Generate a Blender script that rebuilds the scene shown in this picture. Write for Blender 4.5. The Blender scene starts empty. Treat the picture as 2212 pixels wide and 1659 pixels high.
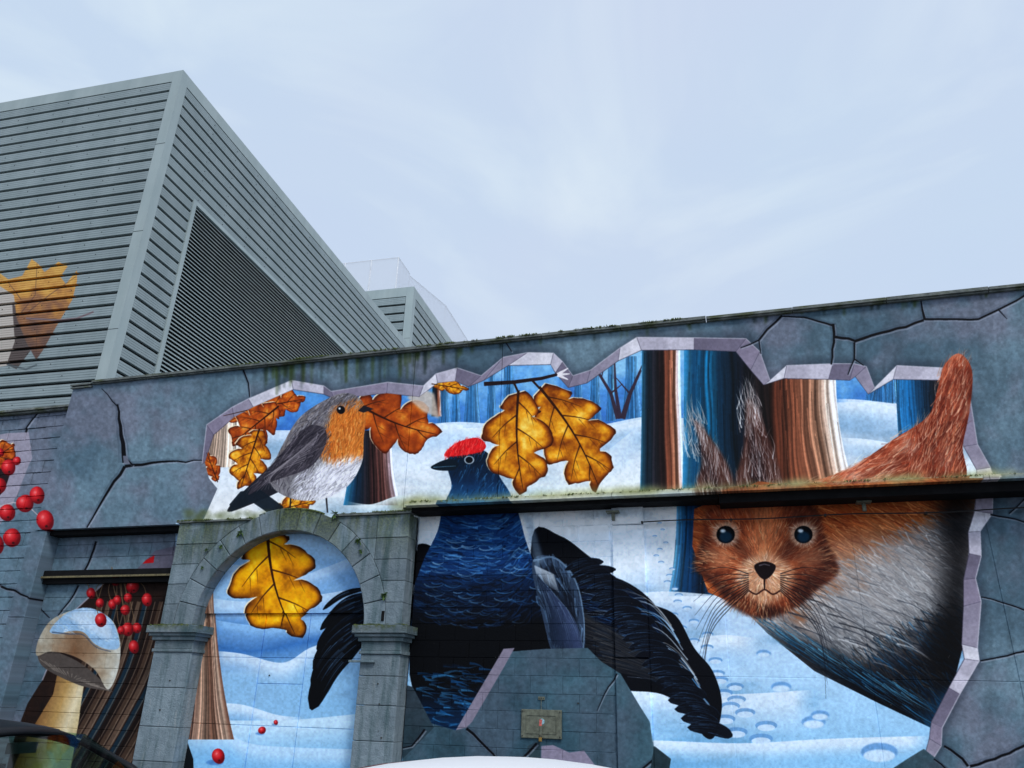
import bpy, bmesh, math, random
import numpy as np
from mathutils import Vector, Matrix
random.seed(11)
scene = bpy.context.scene
C = scene.collection
PI = math.pi

# ------------------------------------------------ camera
EYE = 1.65; FOC = 1655.0; CX, CY = 1106.0, 829.5        # picture measured on a 2212 x 1659 sheet
M = np.array([[0.96048942, 0.08366757, 0.26544269],
              [0.27704267, -0.37856693, -0.88313897],
              [0.02659774, 0.92178458, -0.38678902]])     # camera axes -> world
cam_d = bpy.data.cameras.new('camera'); cam = bpy.data.objects.new('camera', cam_d); C.objects.link(cam)
cam_d.sensor_width = 36; cam_d.lens = FOC/2212*36; cam_d.clip_start = .05; cam_d.clip_end = 2000
cam.matrix_world = Matrix.Translation((0, 0, EYE)) @ Matrix([list(r) for r in M]).to_4x4()
scene.camera = cam

# ------------------------------------------------ sky, light, exposure
SUN_EL, SUN_AZ = math.radians(49), math.radians(138)     # azimuth from +Y (into the wall) clockwise
w = bpy.data.worlds.new('World'); scene.world = w; w.use_nodes = True
nt = w.node_tree; N = nt.nodes; L = nt.links
for n in list(N): N.remove(n)
out = N.new('ShaderNodeOutputWorld'); bg = N.new('ShaderNodeBackground'); bg.inputs['Strength'].default_value = .12
sky = N.new('ShaderNodeTexSky'); sky.sky_type = 'NISHITA'; sky.sun_disc = False
sky.sun_elevation = SUN_EL; sky.sun_rotation = SUN_AZ; sky.air_density = 1.; sky.dust_density = 2.5
tc = N.new('ShaderNodeTexCoord')
mp = N.new('ShaderNodeMapping'); mp.inputs['Scale'].default_value = (1.0, 1.0, 2.2); mp.inputs['Rotation'].default_value = (.3, .2, .7)
L.new(tc.outputs['Generated'], mp.inputs['Vector'])
n1 = N.new('ShaderNodeTexNoise'); n1.inputs['Scale'].default_value = 2.1; n1.inputs['Detail'].default_value = 8; n1.inputs['Roughness'].default_value = .52; n1.inputs['Distortion'].default_value = .6
L.new(mp.outputs[0], n1.inputs['Vector'])
cr = N.new('ShaderNodeValToRGB')
cr.color_ramp.elements[0].position = .32; cr.color_ramp.elements[0].color = (.535, .655, .83, 1)
cr.color_ramp.elements[1].position = .68; cr.color_ramp.elements[1].color = (.69, .80, .885, 1)
e = cr.color_ramp.elements.new(.5); e.color = (.55, .67, .83, 1)
L.new(n1.outputs['Fac'], cr.inputs['Fac'])
n2 = N.new('ShaderNodeTexNoise'); n2.inputs['Scale'].default_value = 1.3; n2.inputs['Detail'].default_value = 3
mp2 = N.new('ShaderNodeMapping'); mp2.inputs['Location'].default_value = (4.2, 1.4, 2.2); L.new(tc.outputs['Generated'], mp2.inputs['Vector']); L.new(mp2.outputs[0], n2.inputs['Vector'])
mrl = N.new('ShaderNodeMapRange'); mrl.inputs['From Min'].default_value = .45; mrl.inputs['From Max'].default_value = .65; mrl.inputs['To Max'].default_value = .55; L.new(n2.outputs['Fac'], mrl.inputs['Value'])
lav = N.new('ShaderNodeMixRGB'); lav.inputs['Color2'].default_value = (.60, .655, .82, 1); L.new(mrl.outputs[0], lav.inputs['Fac']); L.new(cr.outputs[0], lav.inputs['Color1'])
sc_ = N.new('ShaderNodeVectorMath'); sc_.operation = 'SCALE'; sc_.inputs['Scale'].default_value = .80/.12; L.new(lav.outputs[0], sc_.inputs[0])
mx = N.new('ShaderNodeMixRGB'); mx.inputs['Fac'].default_value = .93; L.new(sky.outputs[0], mx.inputs['Color1']); L.new(sc_.outputs[0], mx.inputs['Color2'])
L.new(mx.outputs[0], bg.inputs['Color']); L.new(bg.outputs[0], out.inputs['Surface'])
sd = bpy.data.lights.new('sun', 'SUN'); sd.energy = 1.5; sd.angle = math.radians(15); sd.color = (1, .97, .93)
sun = bpy.data.objects.new('sun', sd); C.objects.link(sun)
dv = Vector((math.sin(SUN_AZ)*math.cos(SUN_EL), math.cos(SUN_AZ)*math.cos(SUN_EL), math.sin(SUN_EL)))
sun.rotation_euler = dv.to_track_quat('Z', 'Y').to_euler(); sun.location = (0, -5, 20)
scene.render.engine = 'CYCLES'
scene.view_settings.view_transform = 'Standard'; scene.view_settings.look = 'None'
scene.view_settings.exposure = 0.45; scene.view_settings.gamma = 1.0; scene.view_settings.use_curve_mapping = False
scene.render.resolution_x = 1024; scene.render.resolution_y = 768

def W(px, py, Yp):
    r = M @ np.array([px-CX, -(py-CY), -FOC]); t = Yp/r[1]; return r[0]*t, EYE+r[2]*t
def Pj(x, y, z):
    q0 = M[0, 0]*x+M[1, 0]*y+M[2, 0]*(z-EYE); q1 = M[0, 1]*x+M[1, 1]*y+M[2, 1]*(z-EYE); q2 = M[0, 2]*x+M[1, 2]*y+M[2, 2]*(z-EYE)
    return CX-FOC*q0/q2, CY+FOC*q1/q2

# ------------------------------------------------ helpers
def tag(o, label=None, cat=None, group=None, kind=None):
    if label: o['label'] = label
    if cat: o['category'] = cat
    if group: o['group'] = group
    if kind: o['kind'] = kind
    return o
def empty(name, loc=(0, 0, 0), rz=0):
    o = bpy.data.objects.new(name, None); o.location = loc; o.rotation_euler = (0, 0, rz); C.objects.link(o); o.empty_display_size = .2; return o
def link(name, me, mat=None, parent=None, loc=(0, 0, 0), rot=(0, 0, 0), smooth_=False):
    o = bpy.data.objects.new(name, me); C.objects.link(o)
    if mat and not me.materials: me.materials.append(mat)
    o.location = loc; o.rotation_euler = rot
    if parent: o.parent = parent
    if smooth_:
        for p in me.polygons: p.use_smooth = True
    return o
def pydata(name, V, F):
    me = bpy.data.meshes.new(name); me.from_pydata([tuple(v) for v in V], [], F); me.update(); return me
def fixn(me):
    b = bmesh.new(); b.from_mesh(me); bmesh.ops.recalc_face_normals(b, faces=b.faces); b.to_mesh(me); b.free(); return me
class MB:
    def __init__(s): s.V = []; s.F = []
    def box(s, x0, x1, y0, y1, z0, z1, ch=0):
        """box whose front (low y) face is chamfered by ch"""
        n = len(s.V)
        if ch:
            s.V += [(x0, y0+ch, z0), (x1, y0+ch, z0), (x1, y0+ch, z1), (x0, y0+ch, z1), (x0, y1, z0), (x1, y1, z0), (x1, y1, z1), (x0, y1, z1),
                    (x0+ch, y0, z0+ch), (x1-ch, y0, z0+ch), (x1-ch, y0, z1-ch), (x0+ch, y0, z1-ch)]
            f = [(8, 9, 10, 11), (0, 1, 9, 8), (1, 2, 10, 9), (2, 3, 11, 10), (3, 0, 8, 11), (0, 4, 5, 1), (1, 5, 6, 2), (2, 6, 7, 3), (3, 7, 4, 0), (4, 7, 6, 5)]
        else:
            s.V += [(x0, y0, z0), (x1, y0, z0), (x1, y0, z1), (x0, y0, z1), (x0, y1, z0), (x1, y1, z0), (x1, y1, z1), (x0, y1, z1)]
            f = [(0, 1, 2, 3), (0, 4, 5, 1), (1, 5, 6, 2), (2, 6, 7, 3), (3, 7, 4, 0), (4, 7, 6, 5)]
        s.F += [tuple(i+n for i in q) for q in f]; return s
    def prism(s, poly, y0, y1, ch=0):
        """polygon in x,z pushed back from y0 to y1"""
        n = len(s.V); k = len(poly); P = np.array(poly, float)
        if ch:
            c_ = P.mean(0); d = P-c_; l = np.linalg.norm(d, axis=1)[:, None]; Q = c_+d*(1-ch*1.6/np.maximum(l, ch*3))
            s.V += [(p[0], y0, p[1]) for p in Q]+[(p[0], y0+ch, p[1]) for p in P]+[(p[0], y1, p[1]) for p in P]
            s.F += [tuple(n+i for i in range(k))]+[(n+i, n+k+i, n+k+(i+1) % k, n+(i+1) % k) for i in range(k)]
            s.F += [(n+k+i, n+2*k+i, n+2*k+(i+1) % k, n+k+(i+1) % k) for i in range(k)]+[tuple(n+2*k+i for i in reversed(range(k)))]
        else:
            s.V += [(p[0], y0, p[1]) for p in P]+[(p[0], y1, p[1]) for p in P]
            s.F += [tuple(n+i for i in range(k))]+[(n+i, n+k+i, n+k+(i+1) % k, n+(i+1) % k) for i in range(k)]+[tuple(n+k+i for i in reversed(range(k)))]
        return s
    def tube(s, pts, r, k=8, r1=None):
        P = [Vector(p) for p in pts]; n = len(s.V)
        for i, p in enumerate(P):
            t = (P[min(i+1, len(P)-1)]-P[max(i-1, 0)]).normalized(); a = t.cross(Vector((0, 0, 1)))
            if a.length < .01: a = t.cross(Vector((1, 0, 0)))
            a.normalize(); b = t.cross(a); rr = r if r1 is None else r+(r1-r)*i/(len(P)-1)
            for j in range(k):
                q = 2*PI*j/k; s.V.append(tuple(p+a*rr*math.cos(q)+b*rr*math.sin(q)))
        for i in range(len(P)-1):
            for j in range(k): s.F.append((n+i*k+j, n+i*k+(j+1) % k, n+(i+1)*k+(j+1) % k, n+(i+1)*k+j))
        s.F.append(tuple(n+j for j in range(k))); s.F.append(tuple(n+(len(P)-1)*k+j for j in reversed(range(k))))
        return s
    def build(s, name, mat=None, parent=None, loc=(0, 0, 0), rot=(0, 0, 0), fix=True, sm=False):
        off = Vector((0, 0, 0))
        me = pydata(name, s.V, s.F)
        if fix: fixn(me)
        return link(name, me, mat, parent, loc, rot, sm)

# ------------------------------------------------ materials
def newmat(name):
    m = bpy.data.materials.new(name); m.use_nodes = True; nt = m.node_tree
    for n in list(nt.nodes):
        if n.type != 'OUTPUT_MATERIAL': nt.nodes.remove(n)
    b = nt.nodes.new('ShaderNodeBsdfPrincipled'); o = [n for n in nt.nodes if n.type == 'OUTPUT_MATERIAL'][0]
    nt.links.new(b.outputs[0], o.inputs[0]); return m, nt, b
def nz(nt, scale, detail=4, vec=None, rough_=.55):
    n = nt.nodes.new('ShaderNodeTexNoise'); n.inputs['Scale'].default_value = scale; n.inputs['Detail'].default_value = detail; n.inputs['Roughness'].default_value = rough_
    if vec is None:
        g = nt.nodes.new('ShaderNodeNewGeometry'); vec = g.outputs['Position']
    nt.links.new(vec, n.inputs['Vector']); return n.outputs['Fac']
def ramp(nt, fac, stops):
    r = nt.nodes.new('ShaderNodeValToRGB'); el = r.color_ramp.elements
    while len(el) < len(stops): el.new(.5)
    for i, (p, c_) in enumerate(stops):
        el[i].position = p; el[i].color = (*c_, 1) if len(c_) == 3 else c_
    nt.links.new(fac, r.inputs['Fac']); return r.outputs[0]
def mixc(nt, f, a, b, mode='MIX'):
    m = nt.nodes.new('ShaderNodeMixRGB'); m.blend_type = mode
    for s_, v in ((m.inputs['Fac'], f), (m.inputs['Color1'], a), (m.inputs['Color2'], b)):
        if isinstance(v, (int, float)): s_.default_value = v
        elif isinstance(v, tuple): s_.default_value = (*v, 1)
        else: nt.links.new(v, s_)
    return m.outputs[0]
def math_(nt, op, a, b=0, clampv=False):
    m = nt.nodes.new('ShaderNodeMath'); m.operation = op; m.use_clamp = clampv
    for s_, v in ((m.inputs[0], a), (m.inputs[1], b)):
        if isinstance(v, (int, float)): s_.default_value = v
        else: nt.links.new(v, s_)
    return m.outputs[0]
def stretch(nt, sx, sy, sz):
    g = nt.nodes.new('ShaderNodeNewGeometry'); m = nt.nodes.new('ShaderNodeMapping'); m.inputs['Scale'].default_value = (sx, sy, sz)
    nt.links.new(g.outputs['Position'], m.inputs['Vector']); return m.outputs[0]
def bump(nt, b, h, st=.3, d=.01):
    n = nt.nodes.new('ShaderNodeBump'); n.inputs['Strength'].default_value = st; n.inputs['Distance'].default_value = d
    nt.links.new(h, n.inputs['Height']); nt.links.new(n.outputs[0], b.inputs['Normal'])
def posz(nt):
    g = nt.nodes.new('ShaderNodeNewGeometry'); s_ = nt.nodes.new('ShaderNodeSeparateXYZ'); nt.links.new(g.outputs['Position'], s_.inputs[0]); return s_.outputs

def vary(nt, col, lo, hi):
    o_ = nt.nodes.new('ShaderNodeObjectInfo'); r_ = nt.nodes.new('ShaderNodeMapRange'); r_.inputs['To Min'].default_value = lo; r_.inputs['To Max'].default_value = hi
    nt.links.new(o_.outputs['Random'], r_.inputs['Value']); v = nt.nodes.new('ShaderNodeVectorMath'); v.operation = 'SCALE'
    nt.links.new(col, v.inputs[0]); nt.links.new(r_.outputs[0], v.inputs['Scale']); return v.outputs[0]
def plain(name, col, rough_=.6, metal=0., var=.25, scale=6., spec=.5, coat=0):
    m, nt, b = newmat(name)
    f = nz(nt, scale, 5)
    c_ = ramp(nt, f, [(.3, tuple(v*(1-var) for v in col)), (.7, tuple(min(v*(1+var), 1) for v in col))])
    nt.links.new(c_, b.inputs['Base Color']); b.inputs['Roughness'].default_value = rough_; b.inputs['Metallic'].default_value = metal
    b.inputs['Specular IOR Level'].default_value = spec
    if coat: b.inputs['Coat Weight'].default_value = coat; b.inputs['Coat Roughness'].default_value = .05
    return m
# ---------------------------------------------------------------- mural paint
# The wall painting is brushed with numpy on one sheet (PX units), then laid
# onto the real wall planes as flat paint.
PX0, PX1, PY0, PY1 = -260, 2900, 540, 1900
PW, PH = PX1-PX0, PY1-PY0
rng = np.random.RandomState(7)

def vnoise(h, w, cell, seed, cellx=None):
    r = np.random.RandomState(seed)
    cx = cellx or cell
    gh, gw = int(h/cell)+3, int(w/cx)+3
    g = r.rand(gh, gw)
    y = np.arange(h)/cell; x = np.arange(w)/cx
    yi = y.astype(int); xi = x.astype(int)
    fy = y-yi; fx = x-xi
    fy = (fy*fy*(3-2*fy))[:, None]; fx = (fx*fx*(3-2*fx))[None, :]
    a = g[yi][:, xi]; b = g[yi][:, xi+1]; c_ = g[yi+1][:, xi]; d_ = g[yi+1][:, xi+1]
    return (a*(1-fx)+b*fx)*(1-fy)+(c_*(1-fx)+d_*fx)*fy
def fbm(h, w, cell, seed, octv=4, cellx=None):
    s = 0; amp = 1; tot = 0; cx = cellx or cell
    for o in range(octv):
        s = s+amp*vnoise(h, w, max(cell, 1.5), seed+o*17, max(cx, 1.5)); tot += amp
        amp *= .55; cell /= 2.1; cx /= 2.1
    return s/tot
def rgb(*c): return np.array(c, float)/255.
def boxblur(m, r):
    r = int(r)
    if r < 1: return m
    k = 2*r+1
    for ax in (0, 1):
        p = [(0, 0), (0, 0)]; p[ax] = (r+1, r)
        q = np.cumsum(np.pad(m, p, mode='edge'), axis=ax)
        m = (q[k:]-q[:-k])/k if ax == 0 else (q[:, k:]-q[:, :-k])/k
    return m
def cmap(stops, t):
    ts = [s[0] for s in stops]; cs = np.array([s[1] for s in stops], float)/255.
    return np.stack([np.interp(t, ts, cs[:, i]) for i in range(3)], -1)

class Sheet:
    def __init__(s): s.a = np.zeros((PH, PW, 3)); s.al = np.zeros((PH, PW))
    def mask(s, pts, pad=0):
        p = np.asarray(pts, float)
        x = p[:, 0]-PX0; y = p[:, 1]-PY0
        x0 = max(int(x.min())-1-pad, 0); x1 = min(int(x.max())+3+pad, PW)
        y0 = max(int(y.min())-1-pad, 0); y1 = min(int(y.max())+3+pad, PH)
        if x1 <= x0 or y1 <= y0: return None
        w = x1-x0; h = y1-y0; SS = 3
        acc = np.zeros((h*SS, w+2))
        X = x-x0; Y = (y-y0)*SS
        for i in range(len(p)):
            xa, ya = X[i-1], Y[i-1]; xb, yb = X[i], Y[i]
            if ya == yb: continue
            sg = 1.
            if ya > yb: xa, ya, xb, yb, sg = xb, yb, xa, ya, -1.
            r0 = max(int(math.ceil(ya-.5)), 0); r1 = min(int(math.ceil(yb-.5)), h*SS)
            if r1 <= r0: continue
            rows = np.arange(r0, r1)
            xc = np.clip(xa+(rows+.5-ya)*(xb-xa)/(yb-ya), 0, w)
            xi = xc.astype(int); f = xc-xi
            acc[rows, xi] += sg*(1-f); acc[rows, xi+1] += sg*f
        m = np.clip(np.abs(np.cumsum(acc, 1))[:, :w], 0, 1)
        m = m.reshape(h, SS, w).mean(1)
        return m, x0, y0
    def put(s, m, x0, y0, col, alpha=1.):
        h, w = m.shape
        if callable(col):
            yy, xx = np.mgrid[y0:y0+h, x0:x0+w]
            col = col(xx+PX0, yy+PY0, m)
        elif not isinstance(col, np.ndarray) or col.max() > 1.001: col = np.array(col, float)/255.
        a = (m*alpha)[..., None]
        v = s.a[y0:y0+h, x0:x0+w]
        v *= 1-a; v += a*col
        q = s.al[y0:y0+h, x0:x0+w]; q[:] = np.maximum(q, m*alpha)
    def fill(s, pts, col, alpha=1., soft=0, clip=None, sm=False):
        if sm: pts = smooth(pts)
        r = s.mask(pts, int(soft*2)+1)
        if r is None: return
        m, x0, y0 = r
        if soft: m = boxblur(boxblur(m, soft), soft)
        if clip is not None: m = m*clip[y0:y0+m.shape[0], x0:x0+m.shape[1]]
        s.put(m, x0, y0, col, alpha)
    def full(s, pts, sm=False, soft=0):
        if sm: pts = smooth(pts)
        o = np.zeros((PH, PW)); r = s.mask(pts, int(2*soft)+1)
        m, x0, y0 = r
        if soft: m = boxblur(boxblur(m, soft), soft)
        o[y0:y0+m.shape[0], x0:x0+m.shape[1]] = m
        return o
    def line(s, pts, w0, w1, col, alpha=1., clip=None, sm=False):
        p = np.asarray(smooth(pts, closed=False) if sm else pts, float)
        n = len(p); t = np.gradient(p, axis=0); t /= np.linalg.norm(t, axis=1)[:, None]+1e-9
        nn = np.stack([-t[:, 1], t[:, 0]], 1)
        w = np.linspace(w0, w1, n)[:, None]/2
        s.fill(np.vstack([p+nn*w, (p-nn*w)[::-1]]), col, alpha, clip=clip)
def smooth(pts, n=6, closed=True):
    p = np.asarray(pts, float); N = len(p); out = []
    rg = range(N) if closed else range(N-1)
    t = np.linspace(0, 1, n, endpoint=False)[:, None]
    for i in rg:
        if closed: a, b, c_, d_ = p[i-1], p[i], p[(i+1) % N], p[(i+2) % N]
        else: a, b, c_, d_ = p[max(i-1, 0)], p[i], p[i+1], p[min(i+2, N-1)]
        out.append(.5*((2*b)+(-a+c_)*t+(2*a-5*b+4*c_-d_)*t*t+(-a+3*b-3*c_+d_)*t**3))
    if not closed: out.append(p[-1:])
    return np.vstack(out)
def rough(pts, amp, step=18, seed=1):
    r = np.random.RandomState(seed); p = np.asarray(pts, float); out = []
    for i in range(len(p)):
        a = p[i]; b = p[(i+1) % len(p)]; n = max(int(np.linalg.norm(b-a)/step), 1)
        for k in range(n):
            out.append(a+(b-a)*k/n+(r.randn(2)*amp if k else 0))
    return np.array(out)
def fur(s, poly, ang, cols, n, L=(20, 45), w=2.2, alpha=.8, seed=3, clip=None, bend=.25, sm=True):
    """short tapering brush strokes scattered over a shape"""
    r = np.random.RandomState(seed)
    P = smooth(poly) if sm else np.asarray(poly, float)
    m, x0, y0 = s.mask(P)
    ys, xs = np.nonzero(m > .5)
    if len(ys) == 0: return
    k = r.randint(0, len(ys), n); order = np.argsort(ys[k])
    for j in k[order]:
        x = xs[j]+x0+PX0; y = ys[j]+y0+PY0
        a = ang(x, y) if callable(ang) else ang
        a = math.radians(a)+r.randn()*.16
        l = r.uniform(*L)
        c_ = cols(x, y) if callable(cols) else cols[r.randint(len(cols))]
        c_ = np.clip(np.array(c_, float)/255*(1+r.randn()*.14), 0, 1)
        dx, dy = math.cos(a), math.sin(a); bn = r.randn()*bend*l*.3
        p = [(x-dx*l/2, y-dy*l/2), (x-dy*bn, y+dx*bn), (x+dx*l/2, y+dy*l/2)]
        s.line(smooth(p, 3, False), w*r.uniform(.5, 1.2), .3, c_, alpha*r.uniform(.5, 1), clip=clip)
def trunk(s, tl, tr, bl, br, y0, y1, stops, seed=1, clip=None, alpha=1., contrast=.5):
    n = 12; t = np.linspace(0, 1, n)
    e = t**2.2
    lx = tl+(bl-tl)*e; rx = tr+(br-tr)*e; yy = y0+(y1-y0)*t
    pts = np.vstack([np.stack([lx, yy], 1), np.stack([rx, yy], 1)[::-1]])
    r = np.random.RandomState(seed); K = 90
    nz = np.convolve(r.rand(K+8), np.ones(3)/3, 'same')[4:K+4]; nz = (nz-nz.mean())/nz.std()
    def col(X, Y, m):
        tt = np.clip((Y-y0)/(y1-y0), 0, 1); ee = tt**2.2
        l = tl+(bl-tl)*ee; q = tr+(br-tr)*ee
        u = np.clip((X-l)/(q-l+1e-6), 0, 1)
        u2 = u+.012*np.sin(Y*.03+u*9)
        v = np.interp(u2*(K-1), np.arange(K), nz)
        c_ = cmap(stops, np.clip(u+v*.03, 0, 1))
        return np.clip(c_*(1+contrast*.42*v)[..., None]+.02, 0, 1)
    s.fill(pts, col, alpha, clip=clip)
    for i in range(int((tr-tl)/3)):
        u = r.rand(); a0 = r.uniform(0, .6); a1 = min(a0+r.uniform(.15, .5), 1)
        q = np.linspace(a0, a1, 6); ee = q**2.2
        X = (tl+(bl-tl)*ee)*(1-u)+(tr+(br-tr)*ee)*u; Y = y0+(y1-y0)*q
        base = cmap(stops, u)*255*(1.6 if r.rand() < .5 else .45)
        s.line(np.stack([X, Y], 1), r.uniform(1, 2.5), .5, np.clip(base, 0, 250)/255., .5, clip=clip)
def leaf(s, base, tip, width, seed=1, lobes=4, tone=0, clip=None, edge=True, curl=0.):
    """lobed autumn leaf"""
    r = np.random.RandomState(seed); b = np.array(base, float); e = np.array(tip, float)
    ax = e-b; L = np.linalg.norm(ax); ax /= L; nx = np.array([-ax[1], ax[0]])
    def mid(t): return b+ax*L*t+nx*curl*L*math.sin(math.pi*t)
    def side(sg):
        ph = r.uniform(-.05, .05); o = []
        for t in np.linspace(0, 1, 60):
            env = (math.sin(math.pi*min(t*.93+.05, 1))**.75)
            lob = .36+.64*abs(math.sin(math.pi*(lobes*(t*.96+ph)+.35)))**.6
            o.append(mid(t)-ax*.0+nx*sg*width*env*lob+ax*L*.03*math.sin(2*math.pi*lobes*(t+ph)))
        return o
    A = side(1); B = side(-1); pts = np.array(A+B[::-1])
    pts = pts+np.stack([np.convolve(r.randn(len(pts)), np.ones(3)/3, 'same') for _ in (0, 1)], 1)*L*.009
    if edge: s.fill(pts+np.array([-2.2, -1.6]), (240, 225, 195), .9, clip=clip)
    r_ = s.mask(pts, 14)
    if r_ is None: return
    m, x0, y0 = r_
    inner = boxblur(boxblur(m, max(int(width*.10), 2)), max(int(width*.08), 2))
    h, w = m.shape
    mot = fbm(h, w, max(width*.35, 6), seed+50, 4)
    t = np.clip((inner-.5)*1.75, 0, 1)*(.34+1.35*(mot-.25))
    st = [[(0, (70, 28, 8)), (.25, (138, 70, 16)), (.5, (196, 122, 24)), (.72, (234, 170, 44)), (1, (255, 226, 120))],
          [(0, (80, 28, 10)), (.3, (150, 66, 22)), (.6, (186, 92, 30)), (.85, (214, 130, 48)), (1, (230, 170, 80))],
          [(0, (52, 24, 6)), (.22, (140, 82, 12)), (.5, (214, 146, 10)), (.75, (240, 184, 20)), (1, (255, 226, 80))]][tone]
    col = cmap(st, np.clip(t, 0, 1))
    if clip is not None: m = m*clip[y0:y0+h, x0:x0+w]
    s.put(m, x0, y0, col)
    M = s.mask(pts, 14)[0]; full = np.zeros((PH, PW)); full[y0:y0+h, x0:x0+w] = M if clip is None else m
    mv = np.array([mid(t) for t in np.linspace(-.03, .97, 12)])
    s.line(mv, width*.06+1.2, 1, (52, 24, 12), .95, clip=None if edge else full)
    for i in range(lobes*2):
        t0 = .08+.8*i/(lobes*2); sg = 1 if i % 2 else -1
        p0 = mid(t0); p2 = mid(min(t0+.22, .98))+nx*sg*width*.72*math.sin(math.pi*min(t0+.15, .95))**.7
        p1 = (p0+p2)/2+ax*L*-.015
        s.line(smooth([p0, p1, p2], 4, False), width*.03+.9, .6, (66, 32, 14), .85, clip=full)
        for q in (.45, .7):
            a0 = p0+(p2-p0)*q; a1 = a0+ax*width*.30+nx*sg*width*.06
            s.line([a0, a1], width*.015+.6, .4, (80, 42, 16), .6, clip=full)
def berry(s, x, y, rx, ry, seed=0):
    t = np.linspace(0, 2*math.pi, 20, endpoint=False)
    hh = math.sin(x*1.7+y*.9); rx *= 1+.07*hh; ry *= 1-.06*hh
    P = np.stack([x+rx*np.cos(t+.1*hh), y+ry*np.sin(t)*(1+.06*np.cos(t))], 1)
    def col(X, Y, m):
        d = np.hypot((X-x+rx*.3)/rx, (Y-y+ry*.35)/ry)
        return cmap([(0, (238, 140, 142)), (.25, (222, 76, 80)), (.65, (190, 34, 44)), (1.2, (112, 12, 26))], d)
    s.fill(P, col)
    s.fill(np.stack([x+rx*.15+rx*.16*np.cos(t), y+ry*.55+ry*.12*np.sin(t)], 1), (50, 10, 16), .8)
def blade(s, p0, p1, w, col, hi, alpha=1., seed=0, bow=.12, clip=None):
    """long rounded feather with bright quill strokes"""
    r = np.random.RandomState(seed); a = np.array(p0, float); b = np.array(p1, float); d = b-a; L = np.linalg.norm(d); d /= L
    n = np.array([-d[1], d[0]]); t = np.linspace(0, 1, 14)
    c_ = a+np.outer(t, d)*L+np.outer(np.sin(t*math.pi)*bow*L, n)
    hw = w*np.minimum(1, (t*3)**.5)*np.sqrt(np.clip(1.02-t**6, 0, 1))
    P = np.vstack([c_+n*hw[:, None], (c_-n*hw[:, None])[::-1]])
    s.fill(P-n*1.2, hi, .35, clip=clip)
    s.fill(P, col, alpha, clip=clip)
    for k in range(int(w*.8)+3):
        o = r.uniform(-.8, .8)*w; i0 = r.randint(0, 7); i1 = i0+r.randint(4, 7)
        s.line((c_+n*o)[i0:i1], r.uniform(.6, 1.8), .4, hi, r.uniform(.15, .6), clip=clip)

def concrete(h, w, seed=5):
    """blue grey painted render with mauve clouds"""
    a = fbm(h, w, 190, seed, 5); b = fbm(h, w, 120, seed+9, 4); g = fbm(h, w, 8, seed+3, 3)
    t = np.clip((a-.5)*2.6+.5, 0, 1)[..., None]; u = np.clip((b-.48)*4+.3, 0, 1)[..., None]
    c_ = rgb(86, 108, 122)*(1-t)+rgb(116, 138, 151)*t
    c_ = c_*(1-u*.6)+rgb(130, 128, 143)*u*.6
    st = fbm(h, w, 220, seed+31, 3, 22); c_ = c_*(1-.06*np.clip((st-.52)*4, 0, 1))[..., None]
    pk = fbm(h, w, 14, seed+41, 3); c_ = c_+(np.clip((pk-.76)*14, 0, 1)*.035)[..., None]
    return np.clip(c_*(1+(g-.5)*.22)[..., None], 0, 1)

def crack(s, pts, w0=9, w1=2, clip=None, seed=1):
    p = rough(np.array(pts, float), 1.2, 20, seed)[:-1] if False else np.array(pts, float)
    out = []; r = np.random.RandomState(seed)
    for i in range(len(p)-1):
        n = max(int(np.linalg.norm(p[i+1]-p[i])/16), 1)
        for k in range(n): out.append(p[i]+(p[i+1]-p[i])*k/n+(r.randn(2)*1.1 if k else 0))
    out.append(p[-1]); out = np.array(out)
    w0 *= .72; w1 *= .8
    s.line(out+np.array([2., 2.4]), w0*1.3, w1*1.3, (172, 176, 188), .55, clip=clip)
    s.line(out+np.array([-.5, -1.]), w0*2.6, w1*2.6, (50, 62, 78), .22, clip=clip)
    s.line(out, w0, w1, (10, 12, 20), 1, clip=clip)

LAV = [(196, 192, 204), (156, 150, 166), (124, 118, 136), (218, 216, 224), (146, 138, 156)]
def rim(s, outer, inner, seed=1, clip=None):
    """broken edge: faceted thickness between two jagged lines"""
    r = np.random.RandomState(seed)
    O = np.array(outer, float); I = np.array(inner, float)
    for i in range(len(O)-1):
        c_ = LAV[(i*2+seed) % 5]; q = np.array([O[i], O[i+1], I[i+1], I[i]])
        s.fill(q, c_, clip=clip)
        s.fill(np.array([O[i], (O[i]+O[i+1])/2, (I[i]+I[i+1])/2, I[i]]), (90, 86, 104), .16, soft=4, clip=clip)
        s.line([O[i], I[i]], 1.4, 1.4, (84, 80, 98), .6, clip=clip)
    s.line(I, 2, 2, (60, 56, 74), .5, clip=clip); s.line(O, 2.2, 2.2, (206, 204, 214), .55, clip=clip)

def snowfield(X, Y, m):
    h, w = m.shape
    n = fbm(h, w, 70, 61, 4, 260)
    t = np.clip((Y-930)/700., 0, 1)
    c_ = cmap([(0, (206, 222, 238)), (.25, (232, 234, 236)), (.6, (196, 218, 238)), (1, (150, 196, 228))], t)
    b = np.clip((n-.5)*3.4, -.8, 1)[..., None]
    return np.clip(c_*(1-.16*np.clip(b, 0, 1))+np.array([-.10, -.03, .02])*np.clip(b, 0, 1)+.03*np.clip(-b, 0, 1), 0, 1)

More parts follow.
